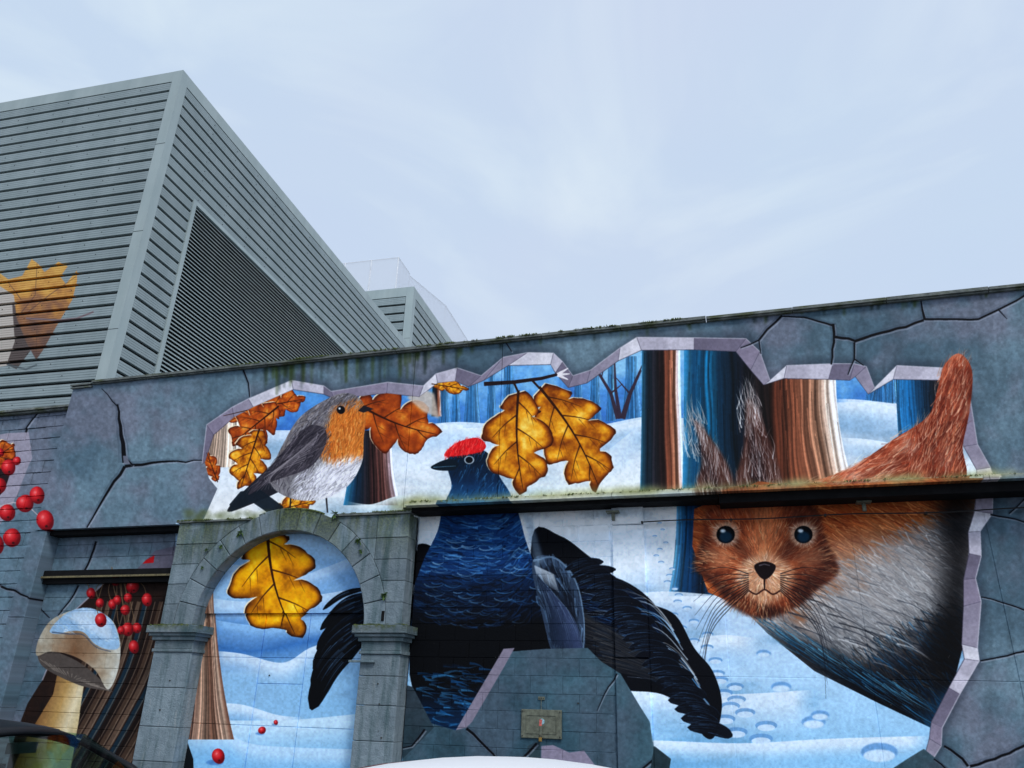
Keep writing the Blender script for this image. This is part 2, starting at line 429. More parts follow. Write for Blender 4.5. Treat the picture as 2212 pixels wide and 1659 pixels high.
def drift(s, top, h, hi, lo, clip=None, alpha=.9, soft=0):
    """a bank of snow: lit crest fading to blue below"""
    T = smooth(top, 8, False)
    P = np.vstack([T, (T+np.array([0, h]))[::-1]])
    xs, ys = T[:, 0], T[:, 1]
    def col(X, Y, m):
        y0 = np.interp(X, xs, ys); t = np.clip((Y-y0)/h, 0, 1)
        return cmap([(0, hi), (.25, hi), (1, lo)], t)
    r = s.mask(P, 2)
    if r is None: return
    m, x0, y0 = r
    yy, xx = np.mgrid[y0:y0+m.shape[0], x0:x0+m.shape[1]]
    t = np.clip(((yy+PY0)-np.interp(xx+PX0, xs, ys))/h, 0, 1)
    m = m*(1-t**1.5)*np.clip((xx+PX0-xs[0])/45., 0, 1)*np.clip((xs[-1]-xx-PX0)/45., 0, 1)
    if clip is not None: m = m*clip[y0:y0+m.shape[0], x0:x0+m.shape[1]]
    s.put(m, x0, y0, col, alpha)

def paint_mural():
    s = Sheet(); s.a[:] = concrete(PH, PW); s.al[:] = 1
    # ------------------------------------------------ outlines of the painted break in the wall
    up_o = [(437, 1002), (447, 918), (502, 880), (537, 862), (630, 822), (700, 834), (716, 846), (838, 826), (915, 834), (942, 808), (988, 795), (1040, 812), (1088, 772), (1140, 762), (1196, 763),
            (1216, 782), (1238, 812), (1276, 800), (1340, 752), (1376, 729), (1500, 730), (1612, 732), (1642, 760), (1664, 822), (1700, 790), (1800, 786), (1846, 786), (1872, 792), (1890, 838),
            (1938, 790), (2060, 796), (2096, 860), (2112, 960), (2140, 1010), (2150, 1044)]
    up_i = [(443, 1000), (462, 940), (506, 902), (548, 880), (634, 842), (700, 852), (722, 862), (836, 850), (906, 858), (946, 828), (984, 824), (1012, 836), (1046, 822), (1098, 790), (1190, 788),
            (1200, 806), (1228, 838), (1268, 828), (1336, 780), (1386, 757), (1500, 756), (1590, 760), (1622, 800), (1650, 832), (1694, 818), (1790, 820), (1836, 822), (1848, 814), (1876, 852),
            (1930, 820), (2036, 822), (2066, 870), (2082, 965), (2110, 1015), (2112, 1044)]
    lo_o = [(2146, 1044), (2144, 1110), (2118, 1148), (2120, 1202), (2108, 1250), (2120, 1300), (2112, 1400), (2116, 1428), (2074, 1500), (2036, 1572), (2034, 1612), (2010, 1650), (1990, 1700), (1980, 1900)]
    lo_i = [(2112, 1044), (2106, 1104), (2092, 1150), (2094, 1196), (2082, 1252), (2082, 1310), (2078, 1392), (2084, 1424), (2050, 1486), (2012, 1560), (2008, 1596), (1996, 1640), (1966, 1700), (1950, 1900)]
    op_up = s.full(up_i+[(2112, 1130), (437, 1130)]+[(470, 1056), (452, 1034)])
    op_lo = s.full([(885, 1060)]+lo_i+[(885, 1900)])
    arch = s.full([(380, 1130), (885, 1130), (885, 1900), (380, 1900)])
    hole = np.clip(op_up+op_lo+arch, 0, 1)
    # snow and far wood
    s.put(hole, 0, 0, snowfield)
    far = s.full([(437, 740), (2200, 740), (2200, 880), (1900, 868), (1800, 870), (1700, 900), (1390, 905), (1300, 925), (1060, 925), (960, 915), (900, 930), (437, 930)])*hole
    def farc(X, Y, m):
        n = fbm(m.shape[0], m.shape[1], 60, 71, 5)
        c_ = cmap([(0, (150, 200, 232)), (.5, (96, 158, 216)), (1, (70, 126, 196))], np.clip((Y-770)/150.+(n-.5)*1.6, 0, 1))
        return c_
    s.put(far, 0, 0, farc)
    for i, (x, w, y1) in enumerate([(960, 16, 915), (985, 12, 912), (1020, 22, 925), (1062, 14, 924), (1100, 20, 925), (1250, 14, 920), (1285, 18, 915), (1320, 12, 910), (1365, 26, 905), (1882, 14, 868), (1905, 26, 870), (1925, 16, 872)]):
        trunk(s, x-w/2, x+w/2, x-w*.9, x+w*.9, 770, y1, [(0, (60, 120, 170)), (.5, (36, 90, 130)), (1, (110, 165, 205))], 100+i, hole, .75)
    for (p, w) in [([(1335, 905), (1320, 850), (1290, 800), (1282, 790)], 9), ([(1340, 905), (1330, 840), (1328, 780)], 9), ([(1345, 905), (1362, 850), (1385, 800)], 12), ([(1320, 850), (1345, 830)], 4), ([(1362, 852), (1330, 815)], 4), ([(1372, 826), (1392, 780)], 5), ([(1300, 815), (1306, 790)], 3)]:
        s.line(p, w, w*.35, (66, 52, 66), .95, clip=hole)
    for (top, h, al) in [([(880, 925), (1000, 912), (1200, 930), (1300, 918), (1400, 900), (1480, 905)], 60, .9), ([(1300, 985), (1370, 930), (1400, 925)], 70, .6), ([(1790, 862), (1860, 864), (1960, 876), (2000, 880)], 70, .9), ([(1800, 945), (1880, 950), (1990, 970)], 40, .9), ([(1440, 1046), (1500, 1010), (1560, 1030)], 40, .8)]:
        drift(s, top, h, (226, 238, 248), (150, 194, 232), hole, al)
    # near trunks above the shelf
    brown = [(0, (50, 110, 140)), (.12, (22, 44, 60)), (.5, (40, 26, 28)), (.66, (120, 70, 52)), (.8, (164, 112, 88)), (.93, (196, 178, 176)), (1, (180, 200, 220))]
    trunk(s, 1387, 1470, 1383, 1482, 752, 1064, brown, 3, hole)
    trunk(s, 1478, 1664, 1474, 1700, 752, 1066, [(0, (60, 140, 180)), (.1, (20, 80, 116)), (.3, (24, 104, 142)), (.42, (12, 44, 64)), (.7, (14, 20, 30)), (1, (40, 26, 24))], 5, hole)
    trunk(s, 1662, 1806, 1668, 1848, 800, 1056, [(0, (40, 22, 18)), (.12, (92, 50, 36)), (.4, (136, 84, 62)), (.7, (160, 122, 100)), (.9, (196, 184, 174)), (1, (214, 214, 216))], 8, hole)
    trunk(s, 1936, 2040, 1944, 2060, 800, 968, [(0, (50, 120, 170)), (.3, (24, 90, 134)), (.55, (18, 54, 80)), (.8, (26, 30, 40)), (1, (60, 40, 34))], 9, hole)
    trunk(s, 1462, 1560, 1444, 1570, 1090, 1288, [(0, (100, 160, 196)), (.2, (20, 70, 110)), (.5, (14, 40, 66)), (.8, (30, 84, 120)), (1, (12, 22, 34))], 12, op_lo)
    trunk(s, 758, 846, 742, 866, 930, 1092, [(0, (50, 130, 170)), (.2, (16, 44, 66)), (.5, (44, 28, 30)), (.75, (112, 72, 66)), (.92, (170, 150, 158)), (1, (196, 206, 222))], 14, hole)
    trunk(s, 934, 952, 932, 954, 800, 900, brown, 15, hole)
    trunk(s, 452, 524, 440, 520, 870, 1010, [(0, (150, 128, 112)), (.5, (196, 176, 160)), (1, (226, 218, 208))], 16, op_up)
    drift(s, [(745, 1082), (800, 1090), (850, 1074), (880, 1070), (900, 1078)], 30, (224, 236, 240), (170, 204, 226), hole)
    # snow below the shelf: crests, hollows, tracks
    for (top, h, lo) in [([(900, 1150), (1100, 1160), (1316, 1150), (1450, 1140)], 60, (190, 208, 226)), ([(1200, 1270), (1330, 1215), (1450, 1190)], 90, (160, 196, 230)),
                         ([(1300, 1500), (1420, 1480), (1560, 1500), (1760, 1490)], 110, (170, 206, 234)), ([(1360, 1285), (1440, 1278), (1560, 1288), (1600, 1300)], 80, (74, 130, 190)),
                         ([(1300, 1610), (1400, 1600), (1600, 1606), (1800, 1596), (2010, 1590)], 60, (110, 176, 222)), ([(1480, 1385), (1560, 1372), (1640, 1380)], 70, (130, 180, 224))]:
        drift(s, top, h, (226, 236, 246), lo, op_lo, .85)
    r = np.random.RandomState(4)
    for i in range(34):
        t = i/34.; x = 1425+260*t**1.6*(1 if i % 2 else .7)+r.randn()*12; y = 1130+480*t; q = 5+22*t**1.5
        if x < 1480 and y > 1420: continue
        a = np.linspace(0, 6.283, 18)
        s.fill(np.stack([x+q*np.cos(a), y+q*.42*np.sin(a)], 1), (104, 152, 200), .75, clip=op_lo)
        s.fill(np.stack([x+q*.8*np.cos(a), y+q*.2+q*.3*np.sin(a)], 1), (206, 224, 240), .9, clip=op_lo)
    for x, y, q in ((1688, 1484, 22), (1758, 1560, 26), (1900, 1625, 40), (1772, 1545, 20), (1650, 1412, 16)):
        a = np.linspace(0, 6.283, 22)
        s.fill(np.stack([x+q*np.cos(a), y+q*.5*np.sin(a)], 1), (112, 160, 208), .9, clip=op_lo, soft=1)
        s.fill(np.stack([x+q*.86*np.cos(a), y+q*.2+q*.34*np.sin(a)], 1), (206, 226, 242), .95, clip=op_lo, soft=1)
    # arch picture: blue hollows, banks
    s.put(arch, 0, 0, lambda X, Y, m: cmap([(0, (186, 208, 226)), (.25, (150, 188, 222)), (.42, (70, 124, 184)), (.6, (150, 190, 222)), (1, (140, 190, 226))], np.clip((Y-1160)/480.+(fbm(m.shape[0], m.shape[1], 90, 81, 3, 400)-.5)*.5, 0, 1)))
    for (top, h, hi, lo) in [([(440, 1230), (520, 1222), (600, 1260), (800, 1190)], 50, (180, 206, 232), (92, 146, 202)), ([(440, 1290), (520, 1300), (620, 1296), (800, 1268)], 60, (190, 214, 236), (80, 134, 194)),
                             ([(440, 1335), (560, 1352), (680, 1340), (800, 1330)], 50, (150, 192, 230), (60, 112, 176)), ([(440, 1405), (520, 1412), (610, 1432), (670, 1400), (730, 1385), (800, 1400)], 60, (216, 230, 242), (140, 184, 222)),
                             ([(440, 1520), (520, 1522), (600, 1545), (660, 1550)], 50, (214, 230, 244), (84, 144, 200)), ([(440, 1556), (620, 1556), (800, 1540)], 90, (200, 224, 240), (150, 196, 228)), ([(380, 1590), (480, 1580), (560, 1610), (800, 1620)], 70, (190, 218, 240), (100, 168, 218))]:
        drift(s, top, h, hi, lo, arch, .9)
    trunk(s, 432, 462, 398, 506, 1200, 1598, [(0, (60, 40, 38)), (.3, (170, 142, 124)), (.6, (110, 80, 66)), (.85, (190, 164, 146)), (1, (96, 66, 54))], 22, arch)
    s.fill([(356, 1640), (372, 1602), (402, 1594), (418, 1640), (420, 1720), (350, 1720)], (18, 20, 24), .95, clip=arch)
    for x, y, q in ((472, 1634, 15), (566, 1578, 8), (596, 1561, 5)):
        a = np.linspace(0, 6.283, 16); s.fill(np.stack([x-q*.5+q*1.3*np.cos(a), y+q*.9+q*.4*np.sin(a)], 1), (70, 120, 180), .7, soft=1, clip=arch)
        berry(s, x, y, q, q*1.05)
    leaf(s, (580, 1150), (640, 1376), 104, 31, 3, 2, arch, curl=.06)
    # rims
    for P_, ax_o in ((up_o, (5, -12)), (lo_o, (12, 4))):
        q = np.array(P_, float); nn = np.array(ax_o, float)
        s.fill(np.vstack([q+nn, (q-nn)[::-1]]), (44, 50, 64), .42, soft=7)
    rim(s, up_o, up_i, 2); rim(s, lo_o, lo_i, 1)
    # ------------------------------------------------ leaves in the upper picture
    leaf(s, (640, 862), (478, 900), 34, 41, 4, 1, op_up); leaf(s, (560, 880), (660, 862), 30, 42, 3, 1, op_up)
    leaf(s, (600, 880), (500, 960), 48, 43, 4, 1, op_up)
    leaf(s, (560, 930), (520, 1056), 46, 44, 4, 0, op_up)
    leaf(s, (470, 1040), (446, 976), 18, 45, 3, 1, op_up)
    leaf(s, (596, 1104), (680, 1082), 26, 46, 3, 0, op_up)
    leaf(s, (770, 872), (950, 940), 70, 47, 3, 1, op_up, curl=.05)
    leaf(s, (935, 830), (1012, 842), 16, 48, 2, 0, op_up)
    s.fill([(905, 836), (938, 850), (950, 905), (915, 890), (880, 860)], (206, 190, 176), .85, soft=2, clip=op_up)
    # songbird, plain and round
    W_ = (128, 124, 126)
    for x0_, x1_ in ((630, 626), (704, 708)): s.line([(x0_, 1060), (x1_, 1108)], 4, 3, (38, 36, 44))
    s.fill([(600, 1000), (500, 1090), (512, 1102), (640, 1040)], (40, 42, 52), 1, sm=True)
    s.fill([(496, 1090), (520, 1062), (560, 1056), (614, 1096), (590, 1116), (545, 1085), (500, 1106)], (26, 38, 50), .95)
    body = [(716, 858), (754, 850), (782, 866), (790, 898), (786, 950), (782, 1000), (752, 1050), (700, 1078), (640, 1080), (592, 1056), (586, 1020), (612, 960), (650, 900)]
    s.fill(body, (140, 138, 142), sm=True); bm = s.full(body, True)
    s.fill([(650, 900), (700, 862), (760, 852), (770, 870), (720, 900), (690, 940), (640, 1010), (590, 1040), (600, 980)], (122, 114, 112), .9, sm=True, soft=4, clip=bm)
    s.fill([(714, 884), (748, 866), (786, 868), (794, 900), (776, 914), (722, 916)], (200, 124, 58), .9, sm=True, soft=3, clip=bm)
    s.fill([(728, 896), (788, 878), (792, 960), (776, 1000), (740, 1004), (706, 1000), (690, 970), (700, 930)], (206, 124, 52), .95, sm=True, soft=4, clip=bm)
    s.fill([(700, 1005), (780, 985), (770, 1050), (700, 1084), (640, 1080), (640, 1060)], (228, 228, 234), .95, sm=True, soft=5, clip=bm)
    fur(s, body, lambda x, y: 115+(x-700)*.12, lambda x, y: (214, 134, 60) if (x > 712 and 890 < y < 995) else ((222, 222, 230) if (y > 995 and x > 680) else ((150, 148, 154) if r.rand() < .5 else (78, 74, 84))), 1500, (10, 26), 2.4, .75, 5, bm)
    fur(s, [(730, 895), (788, 880), (790, 960), (776, 1000), (740, 1010), (700, 1000), (690, 950)], 100, [(226, 150, 74), (150, 78, 28), (236, 176, 110), (190, 96, 36)], 420, (8, 22), 2.2, .7, 51, bm)
    fur(s, [(640, 1030), (700, 1010), (770, 995), (768, 1050), (700, 1078), (640, 1078)], 140, [(236, 236, 242), (170, 170, 182), (206, 204, 216)], 340, (14, 34), 2.6, .7, 52, bm)
    fur(s, [(650, 900), (716, 860), (768, 856), (720, 890), (660, 950), (610, 1000)], 140, [(168, 166, 174), (74, 72, 82), (120, 118, 126)], 420, (10, 26), 2., .75, 53, bm)
    s.fill([(700, 925), (660, 925), (600, 990), (536, 1068), (590, 1040), (670, 1010), (704, 960)], (62, 58, 68), .95, sm=True)
    fur(s, [(700, 925), (660, 925), (600, 990), (536, 1068), (590, 1040), (670, 1010), (704, 960)], 136, [(120, 114, 122), (34, 32, 42), (92, 86, 94)], 260, (16, 44), 2.4, .7, 54)
    for i in range(9): s.line([(690-i*4, 938+i*7), (620-i*6, 1000+i*4), (548+i*8, 1062-i)], 2, .6, (150, 144, 150), .6, sm=True)
    s.fill([(786, 876), (808, 884), (786, 892), (774, 888)], (40, 38, 46), 1)
    s.fill([(737+9*math.cos(a), 886+9*math.sin(a)) for a in np.linspace(0, 6.28, 14)], (14, 14, 20)); s.fill([(734+2.5*math.cos(a), 883+2.5*math.sin(a)) for a in np.linspace(0, 6.28, 8)], (230, 235, 240))
    # ------------------------------------------------ dark woodland bird, plain
    navy = (14, 30, 54)
    tailp = [(1150, 1160), (1210, 1158), (1270, 1200), (1320, 1240), (1400, 1300), (1460, 1330), (1500, 1400), (1540, 1450), (1560, 1520), (1545, 1590), (1520, 1590), (1490, 1540), (1430, 1500), (1340, 1490), (1240, 1460), (1160, 1420)]
    s.fill(tailp, (12, 16, 26), sm=True, clip=op_lo)
    s.fill([(900, 1180), (940, 1190), (930, 1260), (890, 1260)], (12, 14, 22), sm=True, clip=op_lo)
    for i in range(15):
        t = i/14.; blade(s, (1240+60*t, 1250+170*t), (1430+130*t-40*math.sin(t*3), 1340+235*t), 20, (12, 26, 48) if i % 2 else (8, 14, 26), (60, 120, 180) if i % 3 else (150, 176, 200), 1, 60+i, -.10, op_lo)
    for i in range(26):
        t = r.rand(); x0_, y0_ = 1230+60*t, 1255+175*t; x1_, y1_ = 1450+105*t, 1350+220*t
        s.line([(x0_+r.uniform(0, 120), y0_+r.uniform(0, 50)), ((x0_+x1_)/2+60, (y0_+y1_)/2-8), (x1_, y1_)], .6, 2.6, [(206, 222, 236), (96, 160, 210), (130, 130, 130)][r.randint(3)], .6, clip=op_lo, sm=True)
    for i in range(12):
        t = i/11.; blade(s, (1190+80*t, 1300+140*t), (1420+70*t, 1440+60*t), 5, (12, 18, 30), (96, 92, 88), .5, 90+i, -.05, op_lo)
    bb = [(965, 1080), (1030, 1040), (1106, 1080), (1140, 1180), (1180, 1290), (1200, 1420), (1160, 1520), (1040, 1570), (940, 1570), (890, 1480), (880, 1330), (912, 1220), (945, 1150)]
    s.fill(bb, lambda X, Y, m: cmap([(0, (28, 70, 120)), (.28, (24, 66, 118)), (.42, (10, 28, 52)), (.55, (6, 10, 18)), (.82, (6, 10, 18)), (1, (14, 50, 84))], np.clip((Y-1080)/490., 0, 1)), sm=True, clip=np.clip(op_lo+op_up, 0, 1))
    bbm = s.full(bb, True)*np.clip(op_lo+op_up, 0, 1)
    fur(s, [(950, 1120), (1120, 1120), (1185, 1330), (900, 1330)], lambda x, y: 200-(x-900)*.14 if x < 1080 else 150-(x-1080)*.3, lambda x, y: [(46, 104, 164), (20, 58, 108), (96, 150, 196), (10, 26, 50)][r.randint(4)] if y < 1240 else [(24, 56, 92), (10, 18, 32)][r.randint(2)], 900, (18, 46), 5, .62, 8, bbm)
    for i in range(130):
        x = r.uniform(915, 1165); y = r.uniform(1150, 1350); wd = r.uniform(10, 24); a_ = np.linspace(.2, 2.9, 7)
        s.line(np.stack([x+wd*np.cos(a_), y+wd*.45*np.sin(a_)], 1), .8, 3.2, [(90, 150, 200), (48, 104, 160), (150, 190, 220)][i % 3], r.uniform(.15, .55)*(1.5-(y-1150)/200), clip=bbm)
    fur(s, [(925, 1450), (1060, 1450), (1010, 1575), (935, 1560)], 8, [(30, 96, 146), (70, 140, 186), (8, 30, 52)], 130, (26, 50), 6, .6, 9, bbm)
    wing = [(1150, 1215), (1200, 1205), (1245, 1260), (1262, 1340), (1258, 1420), (1200, 1420), (1172, 1330)]
    s.fill(wing, (58, 74, 96), sm=True, clip=op_lo); s.fill([(1172, 1235), (1210, 1230), (1240, 1300), (1248, 1400), (1215, 1410), (1185, 1320)], (20, 28, 42), .9, sm=True, clip=op_lo, soft=2)
    fur(s, wing, 72, [(120, 150, 180), (30, 42, 60), (70, 96, 124), (12, 16, 26)], 170, (22, 60), 4, .6, 10, op_lo)
    for k in range(16): s.line([(1156+k*2.6, 1222+k*1.2), (1162+k*3, 1250+k*2)], 4, 1, (206, 216, 226), .55, clip=op_lo)
    for k in range(8): s.line([(1200+k*2.4, 1318+k*2), (1208+k*2.6, 1350+k*2)], 4, 1, (200, 210, 222), .6, clip=op_lo)
    for k in range(12): blade(s, (1160+k*5, 1240+k*6), (1196+k*5.6, 1395+k*2), 7, (24+k*3, 36+k*3, 56+k*4), (130, 156, 184), .8, 300+k, -.05, op_lo)
    s.line([(1152, 1212), (1200, 1206), (1244, 1256), (1262, 1340), (1260, 1410)], 5, 2, (120, 146, 172), .8, clip=op_lo, sm=True)
    for k in range(20):
        t = k/19.; bx = 1290+265*t; by = 1222+300*t+40*t*t
        blade(s, (bx-70, by+10), (bx+14+14*(k % 2), by-8+36*t), 9+6*t, (10, 16, 28), (84, 120, 156), .95, 400+k, -.08, op_lo)
    # tail feathers seen through the arch
    for i in range(11):
        t = i/10.; blade(s, (800-6*t, 1272+100*t), (700-38*t+24*max(t-.6, 0)+(14 if i % 2 else 0), 1318+215*t), 6+17*t, (8, 18, 32) if i % 2 else (6, 10, 18), (110, 152, 190), 1, 120+i, .10, arch)
    # head: a small plain bird head with a red cap
    hd = [(966, 1000), (985, 972), (1025, 966), (1060, 985), (1080, 1030), (1104, 1080), (1040, 1100), (966, 1092), (976, 1050)]
    s.fill(hd, lambda X, Y, m: cmap([(0, (12, 30, 46)), (.5, (16, 50, 84)), (1, (50, 120, 180))], np.clip((Y-980)/120., 0, 1)), sm=True, clip=op_up); hm = s.full(hd, True)*op_up
    fur(s, hd, 110, [(30, 84, 130), (12, 28, 44), (80, 140, 186)], 220, (8, 22), 2.6, .6, 11, hm)
    s.fill([(932, 1008), (968, 992), (990, 1000), (980, 1016), (944, 1016)], (16, 34, 48), sm=True)
    s.line([(936, 1010), (985, 1007)], 1.5, 1, (110, 150, 176), .8)
    cap = [(960, 985), (985, 958), (1030, 946), (1050, 962), (1040, 976), (1000, 984)]
    s.fill(cap, (214, 30, 38), sm=True); fur(s, cap, -70, [(236, 60, 60), (190, 16, 28), (246, 110, 100)], 220, (8, 16), 2, .85, 12)
    s.fill([(1014+11*math.cos(a), 994+9*math.sin(a)) for a in np.linspace(0, 6.28, 16)], (160, 172, 184)); s.fill([(1014+8*math.cos(a), 994+7*math.sin(a)) for a in np.linspace(0, 6.28, 16)], (10, 14, 24))
    # twig with two hanging leaves
    s.line([(1046, 830), (1110, 826), (1170, 818), (1210, 808)], 9, 6, (44, 30, 34)); s.line([(1110, 826), (1122, 852)], 5, 4, (50, 30, 26)); s.line([(1150, 822), (1176, 850)], 5, 4, (50, 30, 26))
    for a in (-.5, 0, .5): s.line([(1205, 810), (1205+26*math.cos(a), 808+26*math.sin(a))], 8, 2, (226, 222, 226))
    leaf(s, (1170, 842), (1296, 1058), 84, 51, 4, 0, op_up, curl=-.05); leaf(s, (1120, 850), (1132, 1066), 80, 52, 3, 0, op_up, curl=.04)
    # ------------------------------------------------ rust coloured furry animal, plain, sitting with its brush raised
    tail = [(1740, 1060), (1840, 1010), (1930, 950), (2004, 900), (2026, 840), (2040, 790), (2072, 764), (2100, 800), (2096, 880), (2080, 960), (2060, 1060)]
    s.fill(tail, lambda X, Y, m: cmap([(0, (120, 50, 34)), (.5, (192, 104, 74)), (1, (226, 170, 146))], np.clip(.5+(fbm(m.shape[0], m.shape[1], 40, 33, 3)-.5)*2-(X-1950)/700., 0, 1)), sm=True)
    s.fill([(x+10, y+22) for x, y in tail], (84, 34, 26), .55, soft=12, clip=s.full(tail, True))
    fur(s, [(x-6, y-6) for x, y in tail], lambda x, y: -40 if x < 1960 else -80, [(240, 206, 186), (226, 168, 136)], 260, (22, 46), 2.4, .6, 130)
    fur(s, tail, lambda x, y: -28 if x < 1960 else -66, [(216, 132, 96), (156, 66, 42), (236, 190, 164), (110, 44, 32)], 900, (20, 46), 3, .6, 13)
    for (ex, et, w) in (((1545, 1075), (1500, 905), 34), ((1640, 1060), (1618, 860), 40)):
        a = np.array(ex, float); b = np.array(et, float)
        P = [(a[0]-w*1.2, a[1]), (a[0]-w*.8, (a[1]+b[1])/2), b, (a[0]+w*.75, (a[1]+b[1])/2+10), (a[0]+w*1.2, a[1]+6)]
        s.fill(P, (84, 54, 48), sm=True, soft=3); s.fill([(a[0]-w*.35, a[1]), ((a[0]+b[0])/2-w*.3, (a[1]+b[1])/2), (b[0], b[1]+50), ((a[0]+b[0])/2+w*.3, (a[1]+b[1])/2), (a[0]+w*.5, a[1])], (36, 24, 28), .8, sm=True, soft=5)
        fur(s, [(b[0]-14, b[1]-22), (b[0]+16, b[1]-18), (b[0]+24, b[1]+60), (b[0]-20, b[1]+60)], -100, [(226, 222, 222), (170, 156, 154)], 90, (26, 62), 2.2, .7, int(w)+3)
        fur(s, P, -96, [(196, 186, 188), (120, 90, 84), (60, 38, 38), (220, 216, 218)], 240, (24, 60), 2.4, .7, int(w))
    bodyp = [(1500, 1100), (1640, 1040), (1800, 1060), (2000, 1046), (2112, 1046), (2092, 1200), (2080, 1400), (2060, 1480), (2010, 1572), (1900, 1520), (1760, 1450), (1660, 1370), (1600, 1310), (1530, 1280), (1496, 1180)]
    cl = np.clip(op_lo+op_up, 0, 1)
    def bc(X, Y, m):
        n = fbm(m.shape[0], m.shape[1], 60, 44, 4)
        d = (X-1600)*.45+(Y-1050)*.9+(n-.5)*120
        return cmap([(0, (150, 80, 52)), (140, (176, 92, 50)), (250, (150, 92, 56)), (310, (150, 140, 136)), (420, (140, 142, 146)), (480, (46, 50, 60)), (560, (10, 14, 22)), (640, (22, 62, 90))], d)
    s.fill(bodyp, bc, clip=cl); bmk = s.full(bodyp)*cl
    fur(s, bodyp, lambda x, y: 24+(y-1050)*.05, lambda x, y: (lambda d: [(196, 112, 60), (130, 56, 30), (216, 150, 96)][r.randint(3)] if d < 255 else ([(190, 192, 194), (120, 122, 126), (90, 92, 98)][r.randint(3)] if d < 440 else [(10, 16, 26), (26, 80, 116), (16, 34, 50), (70, 60, 54)][r.randint(4)]))((x-1600)*.45+(y-1050)*.9), 4200, (26, 70), 3, .6, 14, bmk, sm=False)
    for k in range(70):
        t = r.rand(); x = 1640+330*t+r.randn()*20; y = 1310+150*t-170*r.rand(); L = r.uniform(60, 130)
        s.line([(x, y), (x+L*.5, y+L*.16), (x+L, y+L*.5)], r.uniform(2, 5), .5, [(216, 218, 220), (40, 46, 58), (150, 154, 160), (14, 18, 28)][k % 4], r.uniform(.25, .7), clip=bmk, sm=True)
    s.fill([(1780, 1170), (1960, 1150), (2010, 1260), (1900, 1360), (1760, 1300)], (190, 192, 196), .35, soft=22, clip=bmk)
    s.fill([(1640, 1360), (1800, 1400), (2000, 1540), (1960, 1560), (1740, 1450)], (6, 10, 18), .75, soft=14, clip=bmk)
    for k in range(160):
        t = r.rand(); x = 1640+360*t; y = 1362+190*t+r.uniform(-40, 8); s.line([(x-30, y-22), (x, y), (x+36, y+20)], r.uniform(1, 2.6), .4, [(40, 110, 150), (96, 160, 190), (20, 60, 88)][k % 3], r.uniform(.3, .8), clip=bmk, sm=True)
    s.fill([(2020, 1060), (2112, 1050), (2092, 1400), (2060, 1480), (2000, 1440), (2040, 1240)], (8, 8, 12), .8, soft=22, clip=bmk)
    # head, upright and frontal, plain
    hd = [(1530, 1100), (1590, 1060), (1650, 1052), (1712, 1062), (1766, 1104), (1782, 1160), (1812, 1232), (1768, 1270), (1722, 1310), (1652, 1336), (1584, 1312), (1540, 1262), (1500, 1222), (1520, 1160)]
    def hcol(X, Y, m):
        n = fbm(m.shape[0], m.shape[1], 26, 77, 4); n2 = fbm(m.shape[0], m.shape[1], 60, 78, 3)
        d = np.hypot((X-1650)/140, (Y-1195)/150)+(n-.5)*.8-(1210-Y)*.0012
        return cmap([(0, (204, 132, 92)), (.4, (178, 96, 60)), (.75, (134, 66, 42)), (1.05, (66, 36, 30))], d)*(1+(n2-.5)*.5)[..., None]
    s.fill(hd, hcol, sm=True, soft=4); hm = s.full(hd, True, 5)
    fur(s, [(x+(x-1652)*.03, y+(y-1195)*.03) for x, y in hd], lambda x, y: math.degrees(math.atan2((y-1225)*1.2, x-1652)), lambda x, y: [(214, 136, 92), (126, 58, 38), (232, 184, 142), (84, 46, 38)][r.randint(4)] if y > 1120 else [(150, 88, 66), (96, 52, 44), (186, 126, 98)][r.randint(3)], 2600, (12, 30), 2.3, .6, 15)
    s.fill([(1625, 1070), (1680, 1070), (1672, 1150), (1668, 1215), (1636, 1215), (1632, 1150)], (232, 158, 108), .38, sm=True, soft=9)
    for sg in (-1, 1):
        s.fill([(1652+sg*16, 1216), (1652+sg*48, 1168), (1652+sg*70, 1176), (1652+sg*46, 1220)], (70, 36, 30), .5, sm=True, soft=6)
        s.fill([(1652+sg*60, 1282), (1652+sg*120, 1226), (1652+sg*150, 1236), (1652+sg*104, 1290)], (66, 34, 28), .5, sm=True, soft=10, clip=hm)
        s.fill([(1652+sg*74, 1196), (1652+sg*120, 1184), (1652+sg*124, 1214), (1652+sg*84, 1226)], (226, 168, 128), .4, sm=True, soft=8, clip=hm)
    s.fill([(1700, 1060), (1790, 1100), (1790, 1290), (1720, 1310)], (60, 30, 26), .35, soft=18, clip=hm)
    mz = [(1596, 1228), (1624, 1205), (1652, 1198), (1682, 1205), (1710, 1228), (1706, 1268), (1652, 1306), (1600, 1268)]
    s.fill(mz, (206, 160, 128), .75, sm=True, soft=7)
    fur(s, mz, lambda x, y: math.degrees(math.atan2(y-1232, x-1652)), [(236, 204, 172), (150, 98, 74), (214, 164, 126), (240, 220, 200)], 520, (10, 26), 2., .7, 16)
    for sg in (-1, 1):
        ex = 1652+sg*84; a = np.linspace(0, 6.28, 20)
        s.fill(np.stack([ex+29*np.cos(a), 1154+26*np.sin(a)], 1), (216, 190, 168), .65, soft=4)
        fur(s, np.stack([ex+34*np.cos(a), 1154+30*np.sin(a)], 1), lambda x, y: math.degrees(math.atan2(y-1154, x-ex)), [(226, 200, 178), (120, 70, 54)], 130, (8, 18), 1.8, .6, 18, sm=False)
        s.fill(np.stack([ex+20*np.cos(a), 1155+19*np.sin(a)], 1), (12, 12, 16))
        s.fill(np.stack([ex+14*np.cos(a), 1160+12*np.sin(a)], 1), (30, 76, 104), .75, soft=2)
        s.fill(np.stack([ex-6+6*np.cos(a), 1147+4*np.sin(a)], 1), (224, 234, 242), .95, soft=1)
